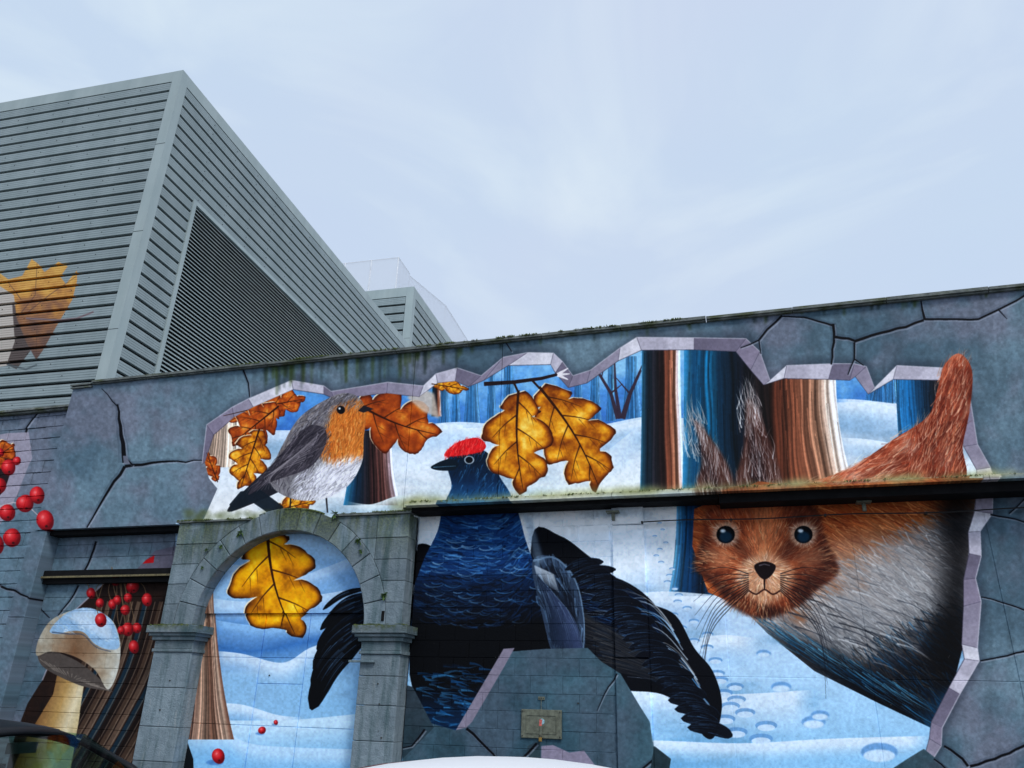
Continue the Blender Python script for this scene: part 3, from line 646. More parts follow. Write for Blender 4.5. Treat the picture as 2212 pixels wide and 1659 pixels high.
    s.fill([(1630, 1222), (1652, 1213), (1676, 1222), (1668, 1242), (1652, 1252), (1638, 1242)], (30, 20, 24), sm=True); s.line([(1640, 1222), (1652, 1219), (1664, 1222)], 3, 2, (120, 116, 124), .7)
    s.line([(1652, 1250), (1652, 1274)], 4, 3, (40, 22, 22))
    s.line([(1618, 1276), (1634, 1284), (1652, 1274), (1670, 1284), (1686, 1276)], 3.5, 3.5, (52, 26, 24), .9, sm=True)
    for sg in (-1, 1):
        for k in range(10): s.line([(1652+sg*34, 1240+k*4), (1652+sg*(90+k*3), 1226+k*16), (1652+sg*(160-k*3), 1240+k*30)], 2, .4, (16, 18, 28), .85, sm=True)
    rim(s, lo_o[:10], lo_i[:10], 1)
    # ------------------------------------------------ painted concrete shards under the dark bird
    conc = concrete(PH, PW, 25)*np.array([.86, .98, 1.0])
    pat = [(880, 1900), (862, 1470), (885, 1490), (900, 1530), (922, 1560), (985, 1578), (1060, 1450), (1102, 1408), (1180, 1402), (1270, 1400), (1300, 1430), (1342, 1456), (1380, 1520), (1405, 1560), (1412, 1612), (1440, 1640), (1446, 1900)]
    def put_c(P, tint=1.):
        m = s.full(P); s.put(m, 0, 0, np.clip(conc*tint, 0, 1))
    put_c(pat, .82)
    for q, c_ in (([(985, 1578), (1060, 1450), (1088, 1402), (1112, 1400), (1090, 1440), (1020, 1560), (1008, 1572)], (136, 130, 146)), ([(1170, 1612), (1195, 1610), (1230, 1626), (1262, 1622), (1290, 1659), (1300, 1720), (1168, 1720)], (140, 134, 152)), ([(1168, 1600), (1168, 1720), (1130, 1720), (1140, 1612)], (58, 76, 84))):
        s.fill(q, c_)
    put_c([(868, 1478), (892, 1484), (916, 1530), (938, 1572), (900, 1610), (870, 1640), (868, 1560)], .62)
    crack(s, [(918, 1576), (890, 1612), (862, 1618)], 6, 2); crack(s, [(1008, 1574), (1050, 1614), (1080, 1650), (1110, 1700)], 8, 4); crack(s, [(1160, 1606), (1128, 1640), (1090, 1700)], 7, 4); crack(s, [(1334, 1456), (1306, 1500), (1290, 1536)], 4, 1); crack(s, [(1422, 1632), (1390, 1660), (1340, 1700)], 6, 4)
    put_c([(1414, 1612), (1450, 1640), (1440, 1700), (1400, 1700)], .5); put_c([(1960, 1640), (1996, 1618), (2100, 1700), (1900, 1700), (1930, 1660)], .7)
    s.fill([(1130, 1110), (1150, 1120), (1175, 1210), (1160, 1230)], (150, 176, 200), .5, soft=3, clip=op_lo)
    # ------------------------------------------------ cracks on the upper wall
    for i, (p, w0, w1) in enumerate([([(220, 840), (254, 878)], 1.5, 3), ([(254, 874), (262, 940), (270, 1000)], 5, 13), ([(270, 1008), (330, 1000), (437, 995)], 9, 2), ([(270, 1008), (235, 1060), (200, 1120), (188, 1140)], 9, 3), ([(272, 990), (288, 1006)], 5, 4),
            ([(526, 800), (537, 828), (540, 858)], 5, 2), ([(1092, 738), (1106, 760)], 3, 2), ([(1690, 682), (1658, 712), (1640, 735)], 6, 5), ([(1640, 735), (1600, 752)], 4, 2), ([(1690, 684), (1738, 686), (1800, 704)], 3, 5), ([(1800, 700), (1802, 740), (1796, 788)], 8, 4), ([(1802, 728), (1850, 738)], 8, 6),
            ([(1846, 738), (1920, 716), (1996, 692)], 8, 6), ([(1990, 650), (1998, 690)], 3, 7), ([(1996, 690), (2060, 690), (2114, 690), (2160, 668), (2212, 640), (2300, 600)], 6, 4), ([(2156, 668), (2176, 690)], 4, 1), ([(1846, 740), (1846, 776)], 5, 4), ([(1846, 776), (1832, 810)], 4, 2), ([(1846, 776), (1866, 790)], 4, 2), ([(1640, 735), (1644, 765)], 3, 2),
            ([(2180, 1110), (2212, 1080), (2280, 1030)], 3, 3), ([(2140, 1112), (2212, 1128), (2300, 1150)], 4, 3), ([(2120, 1290), (2165, 1302), (2212, 1318), (2300, 1350)], 3, 4), ([(2118, 1428), (2160, 1420), (2212, 1408), (2300, 1390)], 4, 5), ([(2040, 1612), (2080, 1640), (2092, 1656)], 6, 7), ([(2096, 1656), (2150, 1640), (2212, 1612), (2300, 1580)], 8, 6), ([(2018, 1640), (2050, 1668)], 4, 4),
            ([(208, 1170), (190, 1220), (176, 1245)], 6, 4), ([(170, 1265), (150, 1300), (122, 1336)], 5, 2), ([(0, 1266), (60, 1290), (108, 1336)], 7, 2), ([(-60, 1240), (0, 1266)], 4, 7), ([(58, 925), (102, 868), (150, 855)], 4, 2), ([(40, 1000), (58, 925)], 3, 4)]):
        crack(s, p, w0, w1, seed=i)
    s.fill([(266, 985), (274, 985), (282, 1003), (268, 1003)], (120, 124, 138), .9)
    # ------------------------------------------------ left bay: mushroom, berries, dark roots
    den = [(92, 1470), (150, 1330), (230, 1256), (300, 1236), (372, 1230), (372, 1420), (330, 1560), (300, 1640), (290, 1760), (-10, 1760), (30, 1600), (60, 1520)]
    dm = s.full(den)
    s.put(dm, 0, 0, lambda X, Y, m: cmap([(0, (34, 24, 24)), (.5, (52, 36, 30)), (1, (20, 18, 22))], np.clip(fbm(m.shape[0], m.shape[1], 50, 91, 4), 0, 1)))
    for i in range(16):
        x = 150+i*16; c_ = [(92, 74, 62), (120, 100, 86), (28, 60, 80), (30, 22, 22)][i % 4]
        s.line([(x+70, 1300), (x+30, 1440), (x-30, 1560), (x-100, 1680)], 10-(i % 3)*2, 13, c_, .8, clip=dm, sm=True)
        s.line([(x+74, 1300), (x+34, 1440), (x-26, 1560), (x-96, 1680)], 2, 2, (150, 132, 116), .6, clip=dm, sm=True)
    s.fill([(306, 1640), (312, 1520), (352, 1480), (350, 1560), (300, 1650), (280, 1680)], (150, 144, 160), .95); s.fill([(336, 1190), (380, 1180), (372, 1235), (290, 1236)], (112, 108, 124), .9)
    s.line([(92, 1470), (150, 1330), (230, 1256), (300, 1236)], 3, 3, (176, 172, 184), .8)
    s.fill([(115, 1500), (128, 1440), (186, 1450), (170, 1560), (150, 1680), (20, 1680), (60, 1590)], lambda X, Y, m: cmap([(0, (120, 84, 52)), (.5, (190, 158, 104)), (.8, (226, 214, 184)), (1, (206, 190, 150))], np.clip((X+(Y-1500)*.36-88)/100., 0, 1)))
    s.fill([(82, 1420), (90, 1400), (170, 1430), (240, 1490), (228, 1492), (170, 1480), (100, 1446)], (96, 88, 84), sm=True)
    for i in range(16): s.line([(86+i*10, 1424+i*4.5), (120+i*5, 1450+i*2)], 1.5, 1, (170, 160, 150), .7)
    cp = [(79, 1416), (88, 1372), (120, 1334), (186, 1314), (240, 1338), (260, 1388), (256, 1446), (234, 1490), (206, 1448), (160, 1418), (110, 1408)]
    s.fill(cp, lambda X, Y, m: cmap([(0, (138, 106, 80)), (.45, (160, 136, 112)), (.8, (186, 178, 162)), (1, (208, 208, 200))], np.clip(np.hypot(X-160, Y-1410)/95+(fbm(m.shape[0], m.shape[1], 30, 93, 3)-.5)*.6, 0, 1)), sm=True)
    s.fill([(108, 1362), (146, 1324), (196, 1314), (242, 1342), (259, 1394), (238, 1404), (206, 1392), (180, 1366), (150, 1364), (126, 1370)], (164, 198, 228), sm=True)
    fur(s, [(112, 1358), (150, 1326), (196, 1316), (240, 1344), (257, 1392), (200, 1376)], 30, [(214, 230, 244), (130, 170, 210), (190, 214, 236)], 120, (8, 20), 4, .5, 71)
    s.line([(112, 1366), (150, 1370), (180, 1372), (208, 1398), (240, 1408)], 3, 2, (70, 84, 110), .7, sm=True)
    s.fill([(150, 1330), (196, 1320), (236, 1350), (240, 1380), (200, 1366)], (214, 228, 242), .7, sm=True, soft=4)
    rb = [(197, 1282, 10), (216, 1303, 9), (243, 1306, 9), (254, 1297, 9), (271, 1318, 10), (287, 1268, 13), (277, 1292, 9), (318, 1296, 12), (296, 1357, 10), (276, 1360, 13), (290, 1398, 12), (218, 1340, 13), (250, 1255, 10), (262, 1362, 8)]
    for x, y, q in rb: s.line([(x, y), (x-8, y-30), (240+(x-240)*.6, 1250)], 2, 1.5, (130, 108, 84), .9, sm=True)
    for x, y, q in rb: berry(s, x, y, q, q*1.15)
    s.fill([(316, 1210), (334, 1200), (332, 1216), (308, 1218)], (190, 30, 40))
    # ------------------------------------------------ far left wall
    s.fill([(-60, 950), (20, 936), (62, 934), (70, 990), (20, 1110), (-60, 1200)], (158, 154, 168), 1); s.fill([(-60, 970), (30, 958), (34, 990), (10, 1060), (-60, 1130)], (40, 26, 30), .95)
    leaf(s, (-40, 1010), (34, 960), 30, 57, 3, 1)
    s.line([(-20, 1100), (30, 1086), (60, 1092)], 3, 2, (190, 184, 190)); s.line([(60, 1092), (100, 1130)], 2, 2, (190, 184, 190))
    for x, y, q in ((18, 1010, 16), (0, 978, 9), (36, 996, 9), (-4, 1050, 17), (54, 1088, 18), (80, 1070, 17), (16, 1108, 17), (98, 1125, 20), (26, 1162, 19), (-10, 1176, 20)): berry(s, x, y, q, q*1.08)
    # moss and water stains under the coping and along the shelf
    r2 = np.random.RandomState(9)
    for i in range(110):
        x = r2.choice([r2.uniform(560, 1000), r2.uniform(560, 1000), r2.uniform(1000, 2200)]); y = 825-.1045*(x-205)+5; L = r2.uniform(14, 66) if x < 1000 else r2.uniform(5, 22)
        s.fill([(x-3, y), (x+r2.uniform(2, 7), y), (x+2, y+L), (x-1, y+L)], (60, 74, 30) if i % 2 else (44, 56, 52), r2.uniform(.25, .75), soft=2)
    for i in range(90):
        x = r2.uniform(860, 2200); y = 1105-.047*(x-893)-16
        s.fill([(x-30, y-4), (x+r2.uniform(10, 60), y-r2.uniform(4, 22)), (x+50, y+10), (x-30, y+12)], [(150, 152, 104), (120, 126, 84), (176, 172, 140)][i % 3], r2.uniform(.1, .4), soft=7)
    for i in range(110):
        x = 893+1300*r2.rand()**1.5; y = 1105-.047*(x-893)-14; L = r2.uniform(3, 17)
        s.line([(x, y+6), (x+r2.randn()*2, y-L)], r2.uniform(2, 5), .5, [(126, 134, 84), (70, 76, 48), (170, 170, 140)][i % 3], r2.uniform(.3, .8))
    for i in range(60):
        x = r2.uniform(400, 620); y = 1130-r2.uniform(0, 26); s.fill([(x-8, y-3), (x+8, y-4), (x+6, y+5), (x-6, y+6)], (96, 104, 62), .35, soft=4)
    g = fbm(PH, PW, 5, 99, 3)+.35*fbm(PH, PW, 90, 98, 3)
    s.a *= (1+(g-g.mean())*.17)[..., None]
    s.a = np.clip(s.a, 0, 1)
    return s
def paint_leafwork():
    """the small picture on the metal cladding"""
    s = Sheet()
    for P, c_ in (([(-120, 590), (-20, 620), (30, 610), (42, 660), (40, 720), (30, 790), (-30, 800), (-120, 800)], (196, 186, 176)),):
        s.fill(P, c_)
    s.fill([(30, 655), (58, 690), (70, 760), (40, 800), (18, 790), (36, 740)], (78, 58, 50)); 
    P = [(-60, 598), (0, 590), (22, 606), (52, 598), (72, 562), (86, 572), (100, 590), (130, 568), (150, 578), (134, 600), (146, 616), (170, 586), (170, 610), (160, 650), (130, 700), (96, 760), (82, 780), (60, 740), (40, 690), (34, 640), (0, 618), (-60, 612)]
    s.fill(P, lambda X, Y, m: cmap([(0, (96, 60, 44)), (.4, (150, 94, 44)), (.7, (206, 142, 44)), (1, (232, 176, 70))], np.clip(1.05-(Y-570)/190.+(fbm(m.shape[0], m.shape[1], 24, 12, 3)-.5)*.8, 0, 1)))
    for p in ([(40, 690), (80, 640), (84, 570)], [(60, 680), (110, 640), (168, 600)], [(60, 690), (84, 700), (82, 775)], [(50, 650), (20, 610)]): s.line(p, 2, 1, (90, 50, 26), .8)
    s.line([(60, 690), (130, 694), (170, 690), (206, 676)], 4, 4, (120, 96, 100)); s.line([(20, 790), (60, 800), (84, 790)], 5, 4, (70, 82, 88), .8)
    return s
# ------------------------------------------------ paint -> textures on the real wall planes
MUR = paint_mural(); LFW = paint_leafwork()
def sample(sheet, px, py, ch=True):
    x = np.clip(px-PX0, 0, PW-1.01); y = np.clip(py-PY0, 0, PH-1.01)
    xi = x.astype(int); yi = y.astype(int); fx = (x-xi)[..., None]; fy = (y-yi)[..., None]
    A = sheet.a if ch else sheet.al[..., None]
    return (A[yi, xi]*(1-fx)+A[yi, xi+1]*fx)*(1-fy)+(A[yi+1, xi]*(1-fx)+A[yi+1, xi+1]*fx)*fy
def make_image(name, arr):
    h, w_ = arr.shape[:2]
    im = bpy.data.images.new(name, w_, h, alpha=True)
    im.colorspace_settings.name = 'sRGB'
    buf = np.ones((h, w_, 4), np.float32); buf[..., :arr.shape[2]] = arr
    im.alpha_mode = 'CHANNEL_PACKED'
    im.pixels.foreach_set(buf.ravel()); im.update(); im.pack(); return im
def wall_image(name, x0, x1, z0, z1, y, ppm=150):
    w_ = int((x1-x0)*ppm); h = int((z1-z0)*ppm)
    X, Z = np.meshgrid(x0+(np.arange(w_)+.5)/w_*(x1-x0), z0+(np.arange(h)+.5)/h*(z1-z0))
    px, py = Pj(X, y, Z)
    return make_image(name, sample(MUR, px, py)), (x0, x1, z0, z1)
Y_UP, Y_LO = 10.60, 10.78
IM_UP = wall_image('mural_upper', -12.4, 8.4, 4.1, 7.3, Y_UP)
IM_LO = wall_image('mural_lower', -16., 8.4, 0., 7.0, Y_LO)
def mural_mat(name, im, gain=1.0, blocky=False):
    m, nt, b = newmat(name); im, (x0, x1, z0, z1) = im
    p = posz(nt)
    u = math_(nt, 'DIVIDE', math_(nt, 'SUBTRACT', p[0], x0), x1-x0); v = math_(nt, 'DIVIDE', math_(nt, 'SUBTRACT', p[2], z0), z1-z0)
    cb = nt.nodes.new('ShaderNodeCombineXYZ'); nt.links.new(u, cb.inputs[0]); nt.links.new(v, cb.inputs[1])
    t = nt.nodes.new('ShaderNodeTexImage'); t.image = im; t.extension = 'EXTEND'; t.interpolation = 'Linear'; nt.links.new(cb.outputs[0], t.inputs[0])
    gm = nt.nodes.new('ShaderNodeGamma'); gm.inputs[1].default_value = 1.22; nt.links.new(t.outputs[0], gm.inputs[0])
    hs = nt.nodes.new('ShaderNodeHueSaturation'); hs.inputs['Saturation'].default_value = 1.0; hs.inputs['Value'].default_value = gain; nt.links.new(gm.outputs[0], hs.inputs['Color'])
    # grime: vertical rain streaks, chips in the paint
    st = ramp(nt, nz(nt, 1., 6, stretch(nt, 9, 9, .55)), [(.35, (1, 1, 1)), (.75, (.82, .83, .83))])
    c_ = mixc(nt, .45, hs.outputs[0], st, 'MULTIPLY')
    chips = ramp(nt, nz(nt, 26, 6, None, .7), [(.70, (0, 0, 0)), (.735, (1, 1, 1))])
    c_ = mixc(nt, math_(nt, 'MULTIPLY', chips, .3), c_, (.42, .44, .45))
    c_ = vary(nt, c_, .95, 1.05) if blocky else c_
    nt.links.new(c_, b.inputs['Base Color']); b.inputs['Roughness'].default_value = .75; b.inputs['Specular IOR Level'].default_value = .12
    bump(nt, b, math_(nt, 'ADD', nz(nt, 60, 5), math_(nt, 'MULTIPLY', nz(nt, 7, 4), 2.)), .5 if blocky else .3, .006)
    return m
M_UP = mural_mat('painted_render', IM_UP, 1.42); M_LO = mural_mat('painted_sheet', IM_LO, 1.42); M_BLK = mural_mat('painted_block', IM_LO, 1.42, True)

# painted stone of the arch: grey green paint, moss high up, rain streaks, bare specks
def stone_mat(name, base, dark, moss=True):
    m, nt, b = newmat(name); p = posz(nt)
    f = nz(nt, 2.2, 6); s1 = nz(nt, 1., 6, stretch(nt, 7, 7, 1.1))
    c_ = ramp(nt, f, [(.3, dark), (.62, base)])
    c_ = mixc(nt, ramp(nt, s1, [(.48, (0, 0, 0)), (.66, (.75, .75, .75))]), c_, (.05, .10, .11))
    c_ = mixc(nt, ramp(nt, nz(nt, 1., 5, stretch(nt, 12, 12, 2.)), [(.6, (0, 0, 0)), (.7, (.5, .5, .5))]), c_, (.30, .33, .34))
    if moss:
        zz = nt.nodes.new('ShaderNodeMapRange'); zz.inputs['From Min'].default_value = 3.5; zz.inputs['From Max'].default_value = 4.38; nt.links.new(p[2], zz.inputs['Value'])
        k = math_(nt, 'MULTIPLY', zz.outputs[0], ramp(nt, nz(nt, 1., 5, stretch(nt, 5, 5, 1.2)), [(.36, (0, 0, 0)), (.55, (1, 1, 1))]), True)
        zc = nt.nodes.new('ShaderNodeMapRange'); zc.inputs['From Min'].default_value = 2.55; zc.inputs['From Max'].default_value = 2.67; nt.links.new(p[2], zc.inputs['Value'])
        up = math_(nt, 'LESS_THAN', p[2], 2.69)
        k2 = math_(nt, 'MULTIPLY', math_(nt, 'MULTIPLY', zc.outputs[0], up), ramp(nt, nz(nt, 9, 4), [(.4, (0, 0, 0)), (.6, (1, 1, 1))]), True)
        k = math_(nt, 'MAXIMUM', k, k2)
        mc = ramp(nt, nz(nt, 30, 5), [(.35, (.015, .026, .006)), (.65, (.12, .15, .025))])
        c_ = mixc(nt, math_(nt, 'MULTIPLY', k, .85), c_, mc)
    c_ = vary(nt, c_, .82, 1.16)
    sp = ramp(nt, nz(nt, 17, 6, None, .75), [(.30, (0, 0, 0)), (.33, (1, 1, 1))])
    c_ = mixc(nt, sp, (.03, .035, .035), c_)
    nt.links.new(c_, b.inputs['Base Color']); b.inputs['Roughness'].default_value = .75; b.inputs['Specular IOR Level'].default_value = .25
    bump(nt, b, math_(nt, 'ADD', nz(nt, 70, 4), math_(nt, 'MULTIPLY', nz(nt, 11, 6, None, .7), 3.)), .8, .012)
    return m
M_ST = stone_mat('arch_stone', (.225, .285, .325), (.15, .20, .235))
M_CAP = stone_mat('capital_stone', (.19, .24, .27), (.10, .15, .175))
M_COP = plain('coping_stone', (.13, .15, .14), .85, 0, .55, 9)
M_MOR = plain('joint', (.035, .045, .05), .9)
M_DARK = plain('steel_shade_black', (.008, .008, .009), .8, 0, .3, 6, .1)  # near black for steel, also carries the shade under shelf and lintel
M_BRASS = plain('ochre_steel', (.16, .13, .06), .5, .2, .5, 30)
M_MOSS = plain('moss', (.07, .095, .02), .95, 0, .7, 40)
M_LEAF = plain('weed_leaf', (.08, .16, .03), .7, 0, .4, 40)
M_CABLE = plain('cable', (.012, .012, .013), .5)
M_GALV = plain('weathered_plate', (.15, .16, .12), .55, .35, .35, 22)
M_BOLT = plain('bolt', (.05, .05, .045), .5, .5)
M_BRASSLOCK = plain('padlock_brass', (.42, .26, .07), .35, .8, .3, 40)

# mossy coping stone: moss patches low on the face
def coping_mat():
    m, nt, b = newmat('coping')
    c_ = ramp(nt, nz(nt, 7, 6), [(.3, (.07, .085, .085)), (.6, (.17, .19, .18)), (.8, (.28, .30, .28))])
    k = ramp(nt, nz(nt, 3.2, 6, stretch(nt, 1, 1, 3)), [(.5, (0, 0, 0)), (.62, (1, 1, 1))])
    c_ = mixc(nt, math_(nt, 'MULTIPLY', k, .8), c_, ramp(nt, nz(nt, 40, 4), [(.3, (.02, .03, .008)), (.7, (.09, .11, .03))]))
    nt.links.new(c_, b.inputs['Base Color']); b.inputs['Roughness'].default_value = .85
    bump(nt, b, nz(nt, 45, 5), .8, .012); return m
M_COPING = coping_mat()

# ------------------------------------------------ ground
def grid_plane(name, x0, x1, y0, y1, z, mat, kind='structure'):
    me = pydata(name, [(x0, y0, z), (x1, y0, z), (x1, y1, z), (x0, y1, z)], [(0, 1, 2, 3)]); o = link(name, me, mat); tag(o, kind=kind); return o
def asphalt(name, c0, c1, sc=60):
    m, nt, b = newmat(name)
    c_ = ramp(nt, nz(nt, sc, 6), [(.35, c0), (.65, c1)]); c_ = mixc(nt, .5, c_, ramp(nt, nz(nt, .7, 4), [(.3, (.6, .6, .6)), (.7, (1, 1, 1))]), 'MULTIPLY')
    nt.links.new(c_, b.inputs['Base Color']); b.inputs['Roughness'].default_value = .85; bump(nt, b, nz(nt, sc*2, 4), .6, .01); return m
M_ASPH = asphalt('asphalt', (.035, .036, .038), (.075, .076, .08)); M_PAVE = asphalt('paving', (.17, .17, .165), (.27, .265, .26), 30)
g_ = grid_plane('ground', -400, 400, -400, 400, -.01, asphalt('far_ground', (.06, .062, .06), (.10, .10, .10)))
o = grid_plane('car_park_road', -40, 40, -20, 8.6, -.004, M_ASPH)
pv = empty('pavement', (0, 9.7, 0)); tag(pv, kind='structure')
mb = MB().box(-.595, .595, -.88, .88, -.1, .1, 0); slab_me = None
for i in range(-20, 12):
    if slab_me is None:
        so = MB().box(-.445, .445, -.87, .87, -.06, .06).build('paving_slab', M_PAVE, pv); slab_me = so.data
    else: so = link('paving_slab', slab_me, None, pv)
    so.location = (i*.9, 0, .06)
kb = MB().box(-18, 10, -.01, .12, -.05, .118).build('kerb', plain('kerb', (.3, .3, .29), .8), pv, (0, -1.02, 0))
for i in range(7):
    o = MB().box(-.05, .05, -2.4, 2.4, -.001, .001).build('bay_marking', plain('road_paint', (.75, .75, .73), .7), None, (-9.2+i*2.6, 5.9, 0.001)); tag(o, kind='structure')

M_BAY = mural_mat('painted_bay', wall_image('mural_bay', -12.2, -8.6, 0, 4.4, 10.90, 150), 1.15, True); M_JAMB0 = M_BAY
# ------------------------------------------------ the painted wall
XR = 8.4
wall = empty('painted_wall', (-3.4, 10.8, 0))
tag(wall, 'long rendered wall painted with a winter woodland scene, with a stone arch and a projecting shelf', 'wall')
OFF = Vector((3.4, -10.8, 0))
def wpart(mb, name, mat, parent=wall, sm=False):
    o = mb.build(name, mat, None); o.parent = parent
    o.location = OFF if parent is wall else (0, 0, 0)
    if sm:
        for p in o.data.polygons: p.use_smooth = True
    return o
# upper render, split at its movement joints
for (a, b) in ((-11.9, -4.87), (-4.86, -3.365), (-3.355, 5.1), (5.11, XR)):
    zb = 4.29 if a < -5 else 4.40
    if a < -5:
        mb = MB().box(a, -8.82, Y_UP, 11.0, 4.285, 7.02).box(-8.82, b, Y_UP, 11.0, 4.10, 7.02)
    else: mb = MB().box(a, b, Y_UP, 11.0, 4.40, 7.02)
    wpart(mb, 'rendered_panel', M_UP)
wpart(MB().box(-11.88, XR, 10.64, 10.98, 4.45, 7.0), 'wall_core', M_MOR)
# coping: stones with a drip edge
x = -11.42; k = 0
while x < XR:
    l = min(1.22+.03*((k*7) % 3), XR-x)
    mb = MB().box(x, x+l-.008, 10.52+.004*(k % 2), 11.06, 7.045, 7.085+.004*(k % 3)); mb.box(x+.002, x+l-.010, 10.555, 11.0, 7.02, 7.045)
    wpart(mb, 'coping_stone', M_COPING); x += l; k += 1
wpart(MB().box(-11.93, -11.44, 10.56, 11.0, 6.975, 7.0).box(-11.93, -11.44, 10.54, 11.02, 7.022, 7.05), 'end_flashing', M_COPING)
# shelf
x = -4.72; k = 0
while x < XR:
    l = min(1.55, XR-x)
    o = wpart(MB().prism([(10.32, 4.352), (10.64, 4.345), (10.64, 4.50), (10.325, 4.412)], x, x+l-.006), 'shelf_slab', M_UP)
    for v in o.data.vertices:  # prism runs along y: turn it to run along x
        y_, x_ = v.co.y, v.co.x; v.co.x = y_; v.co.y = x_
    fixn(o.data); x += l; k += 1
wpart(MB().box(-4.66, -.2, 10.46, 10.82, 4.285, 4.35), 'shelf_shade_beam', M_DARK)  # near-black bar puts the deep shade under the shelf into colour
wpart(MB().box(-.19, XR, 10.44, 10.82, 4.225, 4.35), 'shelf_shade_beam', M_DARK)  # taller on the right to thicken that dark shade band
wpart(MB().box(-4.66, XR, 10.788, 11.1, 0., 4.40).box(-8.86, -4.7, 10.80, 11.1, 0, 4.3), 'backing', M_LO)
wpart(MB().box(-11.7, -8.86, 10.915, 11.2, 0, 4.3), 'backing', M_JAMB0)

# block work, lower middle
def blocks(name, x0, x1, z0, z1, y, mat, parent, course=.2255, ln=.45, seed=1, ch=.006, xl=None):
    r = random.Random(seed); z = z0; k = 0; out_ = []
    while z < z1-.03:
        h = min(course, z1-z); x = x0-(ln/2 if k % 2 else 0)
        while x < x1-.02:
            a = max(x, x0); b = min(x+ln, x1)
            if b-a > .04:
                yy = y+r.uniform(-.004, .004)
                out_.append(wpart(MB().box(a+.0015, b-.0015, yy, y+.09, z+.002, z+h-.002, ch), name, mat, parent))
            x += ln
        z += h; k += 1
    return out_
blocks('concrete_block', -4.66, -1.70, .0, 4.36, Y_LO, M_BLK, wall, ch=.004)
# flat strip pilaster with cap
for (z0, z1, y) in ((0, 2.262, Y_LO-.035), (2.275, 4.035, Y_LO-.045), (4.05, 4.36, Y_LO-.06)):
    wpart(MB().box(-1.69, -1.245, y, 10.86, z0, z1, .008), 'strip_panel', M_LO)
# big sheets to the right
for (a, b) in ((-1.235, -.24), (-.23, 1.42), (1.43, 3.0), (3.01, 4.3), (4.31, 6.0), (6.01, XR)):
    for (z0, z1) in ((0, 2.055), (2.063, 4.30)):
        wpart(MB().box(a+.001, b-.001, Y_LO+.003*((int(a*7)) % 3), 10.86, z0, z1, .004), 'wall_sheet', M_LO)
for (x, z) in ((-1.66, 4.25), (1.62, 4.28)):
    b_ = wpart(MB().box(x-.09, x+.09, 10.60, 10.74, 4.20, 4.222).box(x-.022, x+.022, 10.66, 10.715, 4.10, 4.20), 'shelf_bracket', M_GALV)

# stone arch: pilasters, capitals, voussoirs, spandrels
YA, YB = 10.50, 10.84
ACX, ACZ, R0, R1 = -6.757, 2.66, 1.462, 1.80
def courses(xa, xb, zs, name='pilaster_stone', yf=YA):
    for i in range(len(zs)-1):
        wpart(MB().box(xa, xb, yf+.003*(i % 2), YB, zs[i]+.003, zs[i+1]-.003, .008), name, M_ST)
courses(-8.82, -8.125, [0, .30, .76, 1.22, 1.76, 2.27]); courses(-5.29, -4.68, [0, .26, .72, 1.15, 1.60, 1.98, 2.34-.07])
for (xa, xb) in ((-8.82, -8.125), (-5.29, -4.68)):
    cap = wpart(MB().box(xa-.025, xb+.025, YA-.02, YB, 2.27, 2.315, .006), 'capital', M_CAP)
    for (e_, z0, z1) in ((.005, 2.315, 2.44), (.045, 2.44, 2.50), (.085, 2.50, 2.545), (.12, 2.545, 2.655)):
        c2 = MB().box(xa-e_, xb+e_, YA-e_, YB, z0, z1-.002, .008).build('capital_moulding', M_CAP, None); c2.parent = cap
nV = 15
for i in range(nV):
    a0 = PI-PI*i/nV-.003; a1 = PI-PI*(i+1)/nV+.003
    A = np.linspace(a0, a1, 5); key = 6 <= i <= 8
    rr = R1+(.03 if key else 0)
    P = [(ACX+R0*math.cos(a), ACZ+R0*.975*math.sin(a)) for a in A]+[(ACX+rr*math.cos(a), min(ACZ+rr*.975*math.sin(a), 4.45)) for a in A[::-1]]
    wpart(MB().prism(P, YA-(.012 if key else .004*(i % 2)), YB, .008), 'voussoir', M_ST)
def span(side):
    zs = [2.66, 2.98, 3.29, 3.60, 3.92, 4.275]
    for i in range(5):
        z0, z1 = zs[i]+.003, zs[i+1]-.003
        xo = -8.80 if side < 0 else -4.70
        pts = []
        for z in np.linspace(z0, z1, 5):
            s_ = (z-ACZ)/((R1+.006)*.975)
            pts.append((ACX+side*(R1+.006)*math.sqrt(max(1-min(s_, 1)**2, 0)), z))
        if i == 4:
            pts = [p for p in pts if abs(p[0]-ACX) > .5]
            top = max(abs(pts[-1][0]-ACX), .72)
        P = [(xo, z1), (xo, z0)]+pts
        if len(P) >= 4 and abs(P[2][0]-xo) > .02: 
            w_ = abs(P[-1][0]-xo)
            if w_ > .62 and i >= 3:
                xm = xo-side*.52
                wpart(MB().box(min(xo, xm), max(xo, xm)-(0 if side > 0 else .006), YA+.004*(i % 2), YB, z0, z1, .008), 'spandrel_stone', M_ST)
                P = [(xm+(.0 if side < 0 else -.006), z1), (xm+(.0 if side < 0 else -.006), z0)]+pts
            wpart(MB().prism(P, YA+.004*(i % 2), YB, .006), 'spandrel_stone', M_ST)
span(-1); span(1)
wpart(MB().box(-8.84, -7.45, YA-.035, YA+.15, 4.272, 4.30), 'arch_weathering', M_COPING)
wpart(MB().box(-5.95, -4.67, YA-.035, YA+.15, 4.275, 4.31), 'arch_weathering', M_COPING)

